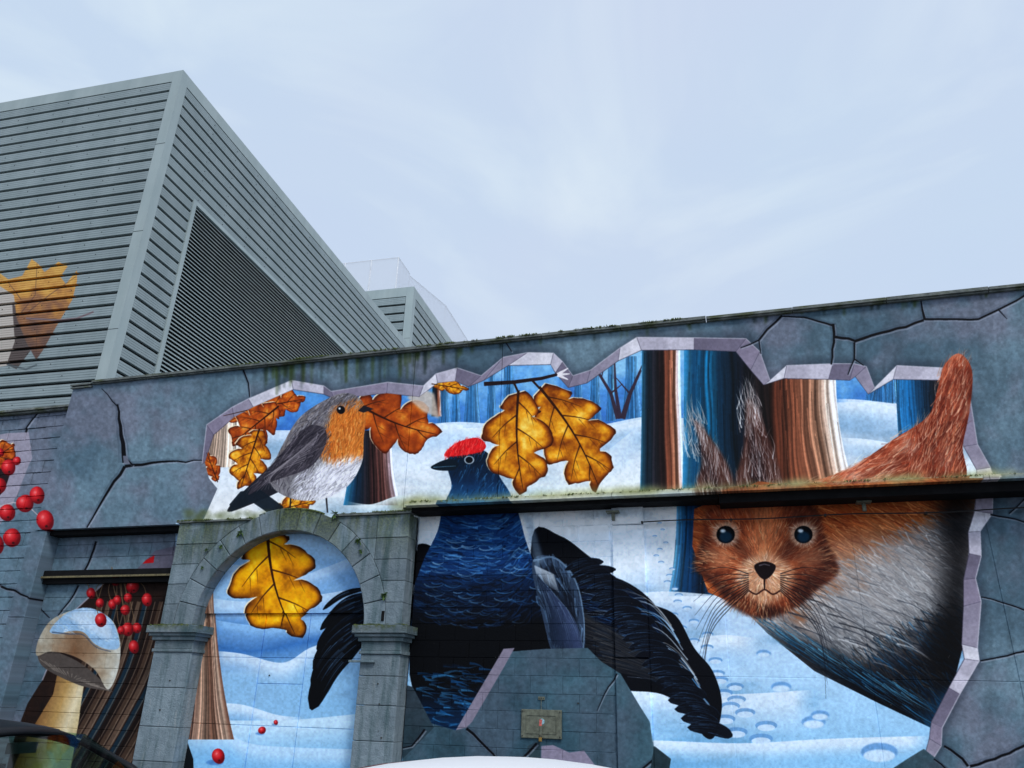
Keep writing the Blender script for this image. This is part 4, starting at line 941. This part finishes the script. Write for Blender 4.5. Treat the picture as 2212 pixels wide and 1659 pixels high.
# boards closing the arch
cols = [(-8.14, -7.10), (-7.095, -6.33), (-6.325, -5.27)]
pts_t = [(-8.14+.0, 2.865), (-5.27, 2.865)]+[(ACX+1.50*math.cos(a), ACZ+1.49*math.sin(a)) for a in np.linspace(.14, PI-.14, 22)]
wpart(MB().prism(pts_t, Y_LO-.03, 10.86), 'infill_lunette', M_LO)
for (a, b) in cols:
    for (z0, z1) in ((0, 1.275), (1.283, 1.85 if a == -7.095 else 2.215), (1.858, 2.215) if a == -7.095 else (None, None), (2.222, 2.852)):
        if z0 is None: continue
        wpart(MB().box(a+.003, b-.003, Y_LO+(.004 if a == -7.095 else 0), 10.86, z0, z1, .003), 'infill_board', M_LO)

# left bay
blocks('bay_block', -11.64, -8.84, 0, 4.20, 10.90, M_BAY, wall, seed=4)
wpart(MB().box(-11.70, -8.83, 10.70, 11.05, 4.20, 4.283), 'lintel_shade_beam', M_DARK)  # black bar added to darken the shaded band below the lintel
tr = wpart(MB().box(-11.66, -8.83, 10.78, 10.95, 3.50, 3.60), 'bay_transom', M_DARK)
c2 = MB().box(-11.66, -8.83, 10.74, 10.78, 3.468, 3.498).build('transom_angle', M_BRASS, None); c2.parent = tr
c2 = MB().box(-11.66, -8.83, 10.80, 10.95, 3.38, 3.465).build('transom_batten', M_DARK, None); c2.parent = tr
M_JAMB = mural_mat('painted_jamb', wall_image('mural_jamb', -16, -11.4, 0, 7, 10.62, 120), 1.15)
for (z0, z1) in ((0, 1.4), (1.406, 2.8), (2.806, 4.279)):
    wpart(MB().box(-12.02, -11.66, 10.62, 11.0, z0, z1, .01), 'jamb_stone', M_JAMB)

# things fixed on the wall
cab = empty('wall_cable', (2.2, 10.70, 4.06)); tag(cab, 'black cable clipped along the wall under the shelf, right half of the wall', 'cable')
pc = []
for i in range(32):
    x = -1.26+i*.3; pc.append((x-2.2, -.012+.004*math.sin(i), .0+.012*math.sin(i*.9)+.0*i))
MB().tube(pc, .009, 6).build('cable_run', M_CABLE, cab)
for i in range(0, 32, 4):
    MB().box(-.012, .012, -.014, .07, -.012, .016).build('cable_clip', M_CABLE, cab, (-1.26+i*.3-2.2, 0, .012*math.sin(i*.9)))
cv = empty('meter_cover', (-2.695, Y_LO, 1.26)); tag(cv, 'dull metal cover plate with a hasp and brass padlock, low on the painted block wall', 'meter cover')
MB().box(-.275, .275, -.028, 0, 0, .35, .006).build('plate', M_GALV, cv)
fr = MB(); 
for (a, b, c_, d_) in ((-.20, .20, .276, .284), (-.20, .20, .056, .076), (-.206, -.199, .056, .284), (.199, .206, .056, .284)): fr.box(a, b, -.036, -.027, c_, d_)
fr.build('pressed_bead', M_GALV, cv)
for sx in (-.255, .255):
    for z in (.025, .325): MB().tube([(sx, -.036, z), (sx, -.026, z)], .009, 8).build('screw', M_BOLT, cv)
MB().box(-.018, .018, -.046, -.028, .0, .15, .003).build('hasp', M_GALV, cv)
pl = MB().box(-.021, .021, -.075, -.045, -.035, .015, .005).build('padlock', M_BRASSLOCK, cv)
MB().tube([(-.013, -.06, .012), (-.013, -.06, .035), (0, -.06, .048), (.013, -.06, .035), (.013, -.06, .012)], .004, 6).build('shackle', M_BOLT, pl)
def disc(r, y, n=20): return MB().prism([(r*math.cos(2*PI*i/n), r*math.sin(2*PI*i/n)) for i in range(n)], y, y+.002)
disc(.036, -.0305).build('round_sticker', plain('sticker_blue', (.28, .48, .55), .5, 0, .6, 40), cv, (.012, 0, .205))
MB().box(-.018, .018, -.0325, -.031, -.04, .04).build('red_sticker', plain('sticker_red', (.55, .12, .10), .5, 0, .5, 60), cv, (-.006, 0, .19), (0, .1, 0))
hk = empty('hook_plate', (-2.70, Y_LO, 1.73)); tag(hk, 'small metal plate with a hanging hook just above the meter cover', 'hook')
MB().box(-.045, .045, -.012, 0, 0, .04, .003).build('back_plate', M_GALV, hk)
MB().tube([(0, -.015, .0), (0, -.018, -.08), (.004, -.02, -.10), (0, -.03, -.125), (-.012, -.035, -.12)], .004, 6).build('hook', M_GALV, hk)
for sx in (-.028, 0, .028): MB().tube([(sx, -.017, .02), (sx, -.011, .02)], .007, 6).build('bolt', M_BOLT, hk)
for (x, z, y) in ((-8.42, 1.86, YA), (-8.5, 1.45, YA), (-4.93, 1.62, YA), (-4.86, 1.20, YA), (-4.98, 1.88, YA), (-2.2, 1.70, Y_LO), (-6.9, 1.97, Y_LO)):
    wpart(MB().tube([(x, y-.012, z), (x, y+.01, z)], .011, 7), 'old_bolt', M_BOLT)
wpart(MB().box(-5.02, -4.975, YA-.010, YA+.01, 2.72, 2.86, .003), 'slot_vent', M_DARK)
wpart(MB().box(-5.45, -5.05, YA-.05, YA, 2.155, 2.185, .004), 'stone_tie', M_CAP)
wpart(MB().box(-2.86, -2.76, Y_LO-.012, Y_LO+.01, 4.0, 4.18, .002), 'air_brick', M_LO)

# moss along the arch top, and rooted weeds
def moss_strip(x0, x1, y0, y1, z, n, seed, zf=None, h=.03):
    r = random.Random(seed); mb = MB()
    for i in range(n):
        x = r.uniform(x0, x1)
        if math.sin(x*5.1+seed)+.8*math.sin(x*13.7+seed*2)+.6*math.sin(x*31.) < r.uniform(-.6, 1.1): x = x0+(x-x0)*.999; continue
        y = r.uniform(y0, y1); zz = z if zf is None else zf(x)
        s_ = r.uniform(.004, .016); a = r.uniform(0, PI); t = r.uniform(.3, 1)*h; k = len(mb.V)
        mb.V += [(x-s_*math.cos(a), y-s_*math.sin(a), zz), (x+s_*math.cos(a), y+s_*math.sin(a), zz), (x+r.uniform(-.01, .01), y+r.uniform(-.012, .004), zz+t*(1 if r.random() < .75 else -.8)), (x, y-s_, zz-.004)]
        mb.F += [(k, k+1, k+2), (k, k+3, k+2), (k+1, k+3, k+2)]
    return mb
mo = wpart(moss_strip(-8.84, -7.45, YA-.04, YA+.05, 4.30, 2200, 1), 'arch_moss', M_MOSS); tag(mo, kind='stuff')
mo = wpart(moss_strip(-5.95, -4.67, YA-.04, YA+.05, 4.31, 1800, 2), 'arch_moss', M_MOSS); tag(mo, kind='stuff')
mo = wpart(moss_strip(-7.5, -5.95, YA-.02, YA+.06, 0, 2400, 3, lambda x: ACZ+(R1+.01)*.975*math.sqrt(max(1-((x-ACX)/(R1+.01))**2, 0)), .025), 'arch_moss', M_MOSS); tag(mo, kind='stuff')
for (a, b) in ((-8.94, -8.0), (-5.41, -4.56)):
    mo = wpart(moss_strip(a, b, YA-.12, YA-.02, 2.655, 500, int(-a*10), None, .02), 'capital_moss', M_MOSS); tag(mo, kind='stuff')
mo = wpart(moss_strip(-8.6, -.5, 10.51, 10.56, 7.085, 4200, 5, None, .035), 'coping_moss', M_MOSS); tag(mo, kind='stuff')
mo = wpart(moss_strip(-4.7, 5.4, 10.315, 10.40, 4.408, 3000, 6, None, .03), 'shelf_moss', M_MOSS); tag(mo, kind='stuff')
def weed(x, y, z, s_, seed, label):
    r = random.Random(seed); mb = MB()
    for i in range(26):
        a = r.uniform(0, 2*PI); l = s_*r.uniform(.4, 1.); el = r.uniform(-1.1, .9)
        d = Vector((math.cos(a)*math.cos(el), -abs(math.sin(a))*math.cos(el)*.8, math.sin(el))); p = d*l*.5; n = d.cross(Vector((.3, .2, 1))).normalized()*l*.20; k = len(mb.V)
        tip = d*l+Vector((0, 0, -l*.25))
        mb.V += [(0, 0, 0), tuple(p+n), tuple(tip), tuple(p-n)]; mb.F += [(k, k+1, k+2, k+3)]
    o = empty('weed', (x, y, z)); mb.build('leaves', M_LEAF, o, fix=False)
    MB().tube([(0, .02, 0), (0, -.01, .01), (.004, -.02, s_*.5)], .004, 5, .002).build('stem', M_LEAF, o)
    tag(o, label, 'weed', 'weeds rooted in the arch joints')
for i, (px, py, s_, lb) in enumerate([(520, 1150, .10, 'green weed high on the left shoulder of the arch'), (478, 1180, .07, 'small green weed on the left side joint of the arch ring'), (447, 1187, .06, 'tiny weed in the stone joint left of the arch ring'),
        (776, 1168, .09, 'green weed on the right shoulder of the arch beside the shelf end'), (780, 1190, .06, 'small weed just below the right shoulder weed of the arch'), (831, 1285, .09, 'trailing weed in the joint above the right capital'), (725, 1110, .12, 'pale grassy weed on top of the arch at the right of the keystones'), (438, 1226, .05, 'tiny weed low on the left of the arch ring')]):
    x, z = W(px, py, YA-.01); weed(x, YA-.015, z, s_, 40+i, lb)

# ------------------------------------------------ low wall at far left
lw = empty('side_wall', (-13.6, 10.9, 0)); tag(lw, 'blockwork wall painted with a branch of red berries at the left edge', 'wall')
def lpart(mb, name, mat, par=lw):
    o = mb.build(name, mat, None); o.parent = par; o.location = Vector((13.6, -10.9, 0)); return o
r = random.Random(3); z = 0; k = 0
while z < 6.62:
    h = min(.2255, 6.62-z); x = -15.4-(.2 if k % 2 else 0)
    xe = -11.915 if z > 4.27 else -12.03
    while x < xe:
        a, b = x, min(x+.44, xe)
        if b-a > .03:
            yy = Y_LO+r.uniform(-.008, .008); lpart(MB().box(a+.004, b-.004, yy, Y_LO+.1, z+.004, z+h-.004, .008), 'stone_block', M_BLK)
        x += .44
    z += h; k += 1
lpart(MB().box(-15.5, -11.92, 10.83, 11.0, 0, 6.6), 'core', M_MOR)
lpart(MB().box(-15.6, -11.92, 10.66, 11.1, 6.66, 6.70).box(-15.6, -11.92, 10.70, 11.05, 6.62, 6.655), 'flashing', M_COPING)

# ------------------------------------------------ metal clad hall behind
AB = math.radians(2.7); UX = np.array([math.cos(AB), math.sin(AB)]); UY = np.array([-math.sin(AB), math.cos(AB)])
YC = 12.3; ax_, az_ = W(395, 155, YC)
def clad_mat(name, c0, c1, withpaint=False, C0=None):
    m, nt, b = newmat(name)
    c_ = ramp(nt, nz(nt, 1.2, 5), [(.3, c0), (.7, c1)])
    c_ = mixc(nt, .35, c_, ramp(nt, nz(nt, 1., 5, stretch(nt, 3, 3, .4)), [(.35, (.62, .66, .66)), (.65, (1, 1, 1))]), 'MULTIPLY')
    if withpaint:
        sx0, sx1, z0, z1 = C0[0]-8, C0[0], 7.0, 13.0
        w_, h = 1000, 750
        X, Z = np.meshgrid(sx0+(np.arange(w_)+.5)/w_*(sx1-sx0), z0+(np.arange(h)+.5)/h*(z1-z0))
        Yp = C0[1]+(X-C0[0])*math.tan(AB)
        px, py = Pj(X, Yp, Z)
        arr = np.concatenate([sample(LFW, px, py), sample(LFW, px, py, False)], -1)
        arr[..., :3] /= np.maximum(arr[..., 3:4], .02); arr = np.clip(arr, 0, 1)
        im = make_image('leaf_picture', arr)
        p = posz(nt); u = math_(nt, 'DIVIDE', math_(nt, 'SUBTRACT', p[0], sx0), sx1-sx0); v = math_(nt, 'DIVIDE', math_(nt, 'SUBTRACT', p[2], z0), z1-z0)
        cb = nt.nodes.new('ShaderNodeCombineXYZ'); nt.links.new(u, cb.inputs[0]); nt.links.new(v, cb.inputs[1])
        t = nt.nodes.new('ShaderNodeTexImage'); t.image = im; t.extension = 'CLIP'; nt.links.new(cb.outputs[0], t.inputs[0])
        c_ = mixc(nt, math_(nt, 'MULTIPLY', t.outputs[1], .94), c_, t.outputs[0])
    c_ = vary(nt, c_, .93, 1.06)
    nt.links.new(c_, b.inputs['Base Color']); b.inputs['Roughness'].default_value = .48; b.inputs['Metallic'].default_value = .0; b.inputs['Specular IOR Level'].default_value = .4
    bump(nt, b, nz(nt, 30, 3), .08, .004); return m
M_CL = clad_mat('grey_cladding', (.27, .335, .35), (.31, .375, .39))
M_CLP = clad_mat('grey_cladding_painted', (.27, .335, .35), (.31, .375, .39), True, (ax_, YC))
M_TRIM = clad_mat('cladding_trim', (.36, .44, .45), (.40, .475, .48))
M_VOID = plain('shadow_gap', (.012, .016, .02), .8)
PROF = [(.03, .070), (-.03, .068), (-.045, .074), (-.045, .126), (-.036, .130), (-.045, .134), (-.045, .186), (-.036, .190), (-.045, .194), (-.045, .246), (-.036, .250), (-.045, .254), (-.045, .306), (-.03, .314), (.03, .314)]
def plank_mesh(length, sc=1.):
    """profiled sheet, local x from 0 to length, front at -y"""
    V = []; F = []; n = len(PROF)
    for x in (0, length):
        for (y, z) in PROF: V.append((x, y, z*sc))
    for i in range(n-1): F.append((i, n+i, n+i+1, i+1))
    F.append(tuple(range(n))[::-1]); F.append(tuple(n+i for i in range(n)))
    return fixn(pydata('cladding_plank', V, F))
def clad_box(name, corner, ztop, wl, wr, zbot, label, cat, louvre=None, wleft_mat=None, sc=1.):
    rt = empty(name, (corner[0], corner[1], zbot), AB); tag(rt, label, cat)
    H_ = ztop-zbot
    # backing volume: front face y=0.02.. local frame: x along left face (negative = left), y into the building
    bk = MB().box(-wl+.05, -.05, .05, wr, 0, H_-.05).build('hall_body', M_VOID, rt)
    P0 = .315*sc; zt = ztop-.36*sc
    lm = plank_mesh(wl-.23*sc, sc); lm.materials.append(wleft_mat or M_CL)
    nP = int((zt-zbot)/P0)
    for i in range(nP):
        link('cladding_plank', lm, None, rt, (-wl, .0, zt-(i+1)*P0-zbot))
    rm = plank_mesh(wr-.21*sc, sc); rm.materials.append(M_CL); rs = None
    if louvre: rs = plank_mesh(louvre[0]-.21-.06); rs.materials.append(M_CL)
    for i in range(nP):
        z = zt-(i+1)*P0-zbot
        short = louvre and (z+zbot+P0) < louvre[1]+.05
        link('cladding_plank', rs if short else rm, None, rt, (0, .21*sc, z), (0, 0, PI/2))
    # trims
    sm_ = MB()
    for i in range(nP):
        z = zt-(i+1)*P0-zbot+.19*sc
        for q in range(1, 14):
            x = -q*1.13-(.4 if i % 2 else 0); sm_.box(x-.008, x+.008, -.054, -.044, z+.01, z+.026) if -x < wl else None
            if .4+q*1.13 < wr: sm_.box(.044, .056, .4+q*1.13-.008, .4+q*1.13+.008, z+.01, z+.026)
    tag(sm_.build('cladding_screws', M_VOID, rt, fix=False), kind='stuff')
    MB().box(-.215*sc, .055, -.055, -.0, 0, H_-.0).build('corner_trim', M_TRIM, rt)
    MB().box(-.0, .055, -.0, .20*sc, 0, H_).build('corner_trim', M_TRIM, rt)
    MB().box(-wl, -.217*sc, -.052, -.0, H_-.34*sc, H_).build('parapet_trim', M_TRIM, rt)
    MB().box(-.0, .052, .202*sc, wr, H_-.34*sc, H_).build('parapet_trim', M_TRIM, rt)
    MB().box(-wl, -.002, .002, wr, H_-.045, H_-.012).build('roof_sheet', M_CL, rt)
    for i in range(2, 5):
        MB().box(-.218, .058, -.058, -.0555, i*2.6, i*2.6+.012).build('trim_joint', M_VOID, rt)
    if louvre:
        s0, zt_ = louvre; zl = zt_-zbot
        MB().box(.0, .07, s0-.055, s0+.07, 0, zl).build('louvre_jamb', M_TRIM, rt)
        MB().box(.0, .07, s0+.072, wr, zl-.10, zl).build('louvre_head', M_TRIM, rt)
        n = len([0]); V = [(-.03, 0, .075), (.035, 0, .0), (.038, 0, .015), (-.028, 0, .086)]
        Lb = wr-.2-(s0+.1); VV = [(v[0], 0, v[2]) for v in V]+[(v[0], Lb, v[2]) for v in V]
        bm_ = fixn(pydata('louvre_blade', VV, [(0, 1, 2, 3), (7, 6, 5, 4), (0, 4, 5, 1), (1, 5, 6, 2), (2, 6, 7, 3), (3, 7, 4, 0)])); bm_.materials.append(M_TRIM)
        z = zl-.19
        while z > .05: link('louvre_blade', bm_, None, rt, (0, s0+.1, z)); z -= .105
    return rt
hall = clad_box('clad_hall', (ax_, YC), az_, 16, 17.3, 4.0, 'tall hall clad in grey profiled metal with a large louvred opening on its right side', 'building', (1.42, 13.72), M_CLP)
# body must leave the louvre void open: it is already the dark box
YX = 31.5; bx_, bz_ = W(893, 620, YX)
clad_box('clad_annexe', (bx_, YX), bz_, 12, 14, 8.0, 'smaller grey metal clad block showing behind the tall hall', 'building', sc=1.55)

# pale rooftop screen far behind
mg, nt_, b_ = newmat('milky_glass')
nt_.nodes.remove(b_)
tr_ = nt_.nodes.new('ShaderNodeBsdfTransparent'); tr_.inputs[0].default_value = (.97, .98, 1, 1); df = nt_.nodes.new('ShaderNodeBsdfDiffuse'); df.inputs[0].default_value = (.86, .88, .93, 1)
gl = nt_.nodes.new('ShaderNodeBsdfGlossy'); gl.inputs['Roughness'].default_value = .3; gl.inputs[0].default_value = (.9, .95, 1, 1)
m1 = nt_.nodes.new('ShaderNodeMixShader'); m1.inputs[0].default_value = .62; m2 = nt_.nodes.new('ShaderNodeMixShader'); m2.inputs[0].default_value = .3
nt_.links.new(df.outputs[0], m2.inputs[1]); nt_.links.new(gl.outputs[0], m2.inputs[2]); nt_.links.new(tr_.outputs[0], m1.inputs[1]); nt_.links.new(m2.outputs[0], m1.inputs[2])
nt_.links.new(m1.outputs[0], [n for n in nt_.nodes if n.type == 'OUTPUT_MATERIAL'][0].inputs[0])
YG = 46.0
gx, gz = W(861, 556, YG)
gs = empty('rooftop_screen', (gx, YG, 8), AB); tag(gs, 'pale translucent glazed enclosure rising behind the metal clad blocks', 'building')
def side_pt(px, py):
    rr_ = M @ np.array([px-CX, -(py-CY), -FOC]); n_ = UX; c0 = np.array([gx, YG]); t = (c0@n_)/(rr_[:2]@n_); p = rr_*t
    return (p[:2]-c0)@UY, EYE+p[2]-8
MB().box(-24, 0, -.04, .04, 0, gz-8).build('front_pane', mg, gs)
s1, z1 = side_pt(885, 591); s2, z2 = side_pt(888, 600); s3, z3 = side_pt(963, 660.5); s4, z4 = side_pt(1013, 739.7)
me = pydata('side_pane', [(x_, y_, z_) for x_ in (-.04, .04) for (y_, z_) in ((.05, 0), (s1, 0), (s1, gz-8), (.05, gz-8))], [(0, 1, 2, 3), (7, 6, 5, 4), (0, 4, 5, 1), (1, 5, 6, 2), (2, 6, 7, 3), (3, 7, 4, 0)]); link('side_pane', fixn(me), mg, gs)
M_PALE = plain('pale_frame', (.86, .90, .95), .5)
def rod(a, c): MB().tube([a, c], .035, 4).build('frame_rail', M_PALE, gs)
rod((-24, 0, gz-8), (0, 0, gz-8)); rod((0, 0, gz-8), (0, s1, gz-8)); rod((0, 0, 0), (0, 0, gz-8)); rod((0, s1, 0), (0, s1, gz-8)); rod((0, s1, z2), (0, s3, z3)); rod((0, s3, z3), (0, s4, z4))
rod((0, s3, 0), (0, s3, z3))
for q in range(1, 4): rod((0, s1*q/4, 0), (0, s1*q/4, gz-8))
P = [(s1+.02, 0), (s4, 0), (s4, z4), (s3, z3), (s1+.02, z2)]
V = [(x_, y_, z_) for x_ in (-.04, .04) for (y_, z_) in P]
link('stair_pane', fixn(pydata('stair_pane', V, [(0, 1, 2, 3, 4), (9, 8, 7, 6, 5)]+[(i, 5+i, 5+(i+1) % 5, (i+1) % 5) for i in range(5)])), mg, gs)
for x_ in (-2.2, -4.4, -6.6, -8.8, -11): MB().box(x_-.03, x_+.03, -.07, -.041, 0, gz-8).build('mullion', plain('pale_metal', (.86, .9, .95), .5), gs)

# ------------------------------------------------ cars
M_GLASS, ntg, bg_ = newmat('car_glass'); ntg.nodes.remove(bg_)
_t = ntg.nodes.new('ShaderNodeBsdfTransparent'); _t.inputs[0].default_value = (.42, .60, .52, 1); _g = ntg.nodes.new('ShaderNodeBsdfGlossy'); _g.inputs['Roughness'].default_value = .03
_f = ntg.nodes.new('ShaderNodeMixShader'); _f.inputs[0].default_value = .07; ntg.links.new(_t.outputs[0], _f.inputs[1]); ntg.links.new(_g.outputs[0], _f.inputs[2]); ntg.links.new(_f.outputs[0], [n for n in ntg.nodes if n.type == 'OUTPUT_MATERIAL'][0].inputs[0])
M_TYRE = plain('tyre', (.02, .02, .02), .8); M_RIM = plain('alloy', (.5, .5, .52), .3, .9); M_TRIMB = plain('black_trim', (.012, .012, .013), .35); M_SEAT = plain('seat_cloth', (.03, .03, .032), .9)
M_LAMP = plain('head_lamp', (.7, .72, .75), .1); M_TAIL = plain('tail_lamp', (.4, .02, .02), .2); M_DASH = plain('dashboard', (.018, .018, .02), .6)
def car(name, loc, rz, paint, label, roofz=1.46, scale=1.):
    rt = empty(name, loc, rz); tag(rt, label, 'car'); rt.scale = (scale, scale, scale)
    # body: lofted sections (x, half width, z bottom, z shoulder)
    st = [(-2.05, .62, .45, .78), (-1.98, .78, .32, .92), (-1.6, .86, .26, .96), (-.8, .88, .24, .95), (0, .88, .24, .94), (.9, .87, .24, .92), (1.5, .86, .26, .86), (1.95, .80, .30, .74), (2.15, .62, .40, .62)]
    V = []; F = []; K = 12
    for (x, w_, zb, zt) in st:
        for (u, v) in ((0, 0), (.8, 0), (.97, .12), (1, .45), (1, .75), (.95, .96), (.80, 1), (0, 1.02)): V.append((x, w_*u, zb+(zt-zb)*v))
        for (u, v) in ((.80, 1), (.95, .96), (1, .75), (1, .45), (.97, .12), (.8, 0)): V.append((x, -w_*u, zb+(zt-zb)*v))
    n = 14
    for i in range(len(st)-1):
        for j in range(n): F.append((i*n+j, i*n+(j+1) % n, (i+1)*n+(j+1) % n, (i+1)*n+j))
    F.append(tuple(range(n))); F.append(tuple((len(st)-1)*n+j for j in reversed(range(n))))
    # leave the cabin open: drop the centre top faces between cowl and rear deck
    F = [f for f in F if not (len(f) == 4 and all(abs(V[i][1]) < .75 and V[i][2] > .8 and -1.7 < V[i][0] < 1.0 for i in f))]
    body = link('body', fixn(pydata('body', V, F)), paint, rt, smooth_=True)
    h = roofz
    prof = [(-1.62, h-.20), (-1.30, h-.085), (-.8, h-.02), (-.2, h), (.3, h-.02), (.62, h-.075)]
    V = []; F = []; us = [-1, -.93, -.8, -.55, -.25, 0, .25, .55, .8, .93, 1]; m = len(us)
    fine = []
    for i in range(len(prof)-1):
        for t in (0, .5): fine.append((prof[i][0]*(1-t)+prof[i+1][0]*t, prof[i][1]*(1-t)+prof[i+1][1]*t+(.006 if t else 0)))
    fine.append(prof[-1])
    for (x, z) in fine:
        for u in us: V.append((x-.05*u*u, .585*u, z-.06*u*u-.05*max(abs(u)-.85, 0)/.15))
    for (x, z) in fine:
        for u in us: V.append((x-.05*u*u, .57*u, z-.06*u*u-.03-.05*max(abs(u)-.85, 0)/.15))
    q = len(fine)*m
    for i in range(len(fine)-1):
        for j in range(m-1):
            F.append((i*m+j, (i+1)*m+j, (i+1)*m+j+1, i*m+j+1)); F.append((q+i*m+j, q+i*m+j+1, q+(i+1)*m+j+1, q+(i+1)*m+j))
    for i in range(len(fine)-1):
        F.append((i*m, q+i*m, q+(i+1)*m, (i+1)*m)); F.append((i*m+m-1, (i+1)*m+m-1, q+(i+1)*m+m-1, q+i*m+m-1))
    for j in range(m-1):
        F.append((j, j+1, q+j+1, q+j)); e_ = (len(fine)-1)*m; F.append((e_+j, q+e_+j, q+e_+j+1, e_+j+1))
    roof = link('roof', fixn(pydata('roof', V, F)), paint, rt, smooth_=True)
    for sg in (-1, 1):
        MB().tube([(x-.045, sg*.50, z-.0445) for (x, z) in fine[1:-1]], .0045, 6).build('roof_seam', M_SEAM, roof)
    hb = [(-1.95, .93), (-1.62, h-.20)]
    for sg in (-1, 1):
        rail = [(-1.66, sg*.57, h-.27)]+[(x-.05, sg*.592, z-.09) for (x, z) in prof]
        MB().tube(rail, .024, 8).build('window_rail', M_TRIMB, rt, sm=True)
        MB().tube([(.57, sg*.59, h-.16), (1.0, sg*.68, h-.34), (1.32, sg*.76, .92)], .032, 8).build('front_pillar', paint, rt, sm=True)
        MB().tube([(-1.67, sg*.57, h-.27), (-1.9, sg*.72, .95)], .05, 8).build('rear_pillar', paint, rt, sm=True)
        MB().tube([(-.35, sg*.60, h-.09), (-.42, sg*.80, .93)], .03, 8).build('door_pillar', M_TRIMB, rt, sm=True)
        g = [(.57, .60, h-.11), (-.2, .60, h-.09), (-.2, .82, .93), (1.25, .78, .92), (1.0, .70, h-.33)]
        link('side_window', pydata('side_window', [(a, sg*b, c_) for a, b, c_ in g], [(0, 1, 2, 3, 4)]), M_GLASS, rt)
        g = [(-.42, .60, h-.10), (-1.62, .57, h-.26), (-1.85, .73, .95), (-.46, .82, .93)]
        link('side_window', pydata('side_window', [(a, sg*b, c_) for a, b, c_ in g], [(0, 1, 2, 3)]), M_GLASS, rt)
        mr = MB().box(1.0, 1.12, sg*.88-.10 if sg > 0 else -.98-.0, sg*.88+.10 if sg > 0 else -.78, .93, 1.06, .02).build('door_mirror', paint, rt)
        MB().box(1.95, 2.12, sg*.55-.16, sg*.55+.16, .58, .70, .02).build('headlight', M_LAMP, rt)
        MB().box(-2.06, -1.94, sg*.62-.12, sg*.62+.12, .62, .86, .02).build('tail_light', M_TAIL, rt)
        MB().box(.0, .16, sg*.885-.012, sg*.885+.012, .80, .825).build('door_handle', M_TRIMB, rt)
        for x in (-1.28, 1.32):
            wh = MB().tube([(x, sg*.70, .31), (x, sg*.885, .31)], .31, 24).build('wheel', M_TYRE, rt)
            rm_ = MB().tube([(x, sg*.88, .31), (x, sg*.892, .31)], .20, 18).build('wheel_rim', M_RIM, wh)
    link('windscreen', pydata('windscreen', [(.62, -.55, h-.11), (.62, .55, h-.11), (1.34, .74, .93), (1.34, -.74, .93)], [(0, 1, 2, 3)]), M_GLASS, rt)
    link('rear_window', pydata('rear_window', [(-1.66, -.53, h-.25), (-1.66, .53, h-.25), (-1.93, .70, .94), (-1.93, -.70, .94)], [(0, 1, 2, 3)]), M_GLASS, rt)
    MB().box(.95, 1.4, -.78, .78, .60, .92).build('dashboard', M_DASH, rt)
    for sg in (-1, 1):
        st_ = MB().box(-.15, .35, sg*.38-.24, sg*.38+.24, .42, .56, .03).build('seat', M_SEAT, rt)
        bk_ = MB(); bk_.box(-.30, -.14, sg*.38-.24, sg*.38+.24, .50, 1.12, .03); bk_.box(-.30, -.18, sg*.38-.13, sg*.38+.13, 1.14, 1.32, .02); bk_.build('seat_back', M_SEAT, st_)
    MB().box(-1.3, -.9, -.62, .62, .45, 1.15, .03).build('rear_seat', M_SEAT, rt)
    ang = [2*PI*i/20 for i in range(21)]
    sw = MB().tube([(.72+.08*math.sin(a), -.38+.185*math.cos(a), 1.04+.17*math.sin(a)) for a in ang], .016, 8).build('steering_wheel', M_TRIMB, rt, sm=True)
    MB().tube([(.72, -.38, 1.04), (1.0, -.38, .9)], .03, 8).build('steering_column', M_TRIMB, sw)
    MB().box(.60, .63, -.12, .12, h-.22, h-.15, .008).build('rear_view_mirror', M_TRIMB, rt)
    MB().box(-.3, .3, -.002, .002, -.06, .06).build('number_plate', plain('plate_white', (.7, .7, .68), .5), rt, (2.17, 0, .42), (0, 0, PI/2))
    return rt
def paintmat(name, col, rough_=.15, coat=.5, spec=.5):
    m, nt, b = newmat(name); b.inputs['Base Color'].default_value = (*col, 1); b.inputs['Roughness'].default_value = rough_; b.inputs['Coat Weight'].default_value = coat; b.inputs['Specular IOR Level'].default_value = spec
    bump(nt, b, nz(nt, 3, 2), .02, .01); return m
M_SEAM = plain('seam_rubber', (.10, .03, .03), .5)
wc = car('white_car', (-1.08, 3.2, 0), -PI/2, paintmat('white_paint', (.90, .91, .93), .4, .1, .3), 'white car parked nose out in front of the painted wall, only its roof in view', 1.44)
M_SEAM = M_TRIMB
bc_ = car('black_car', (-5.55, 4.75, 0), 0.0, paintmat('black_paint', (.004, .005, .007), .35, 0., .2), 'black car at the lower left corner in front of the berry painting', 1.47)
MB().box(-.05, .05, -.002, .002, -.05, .05).build('tax_paper', plain('paper', (.8, .85, .8), .6), bc_, (.9, -.45, 1.12), (0, .5, .1))
MB().box(-.03, .03, -.002, .002, -.06, .06).build('tax_paper', plain('paper2', (.75, .82, .78), .6), bc_, (1.2, -.5, 1.0), (0, -.5, .1))
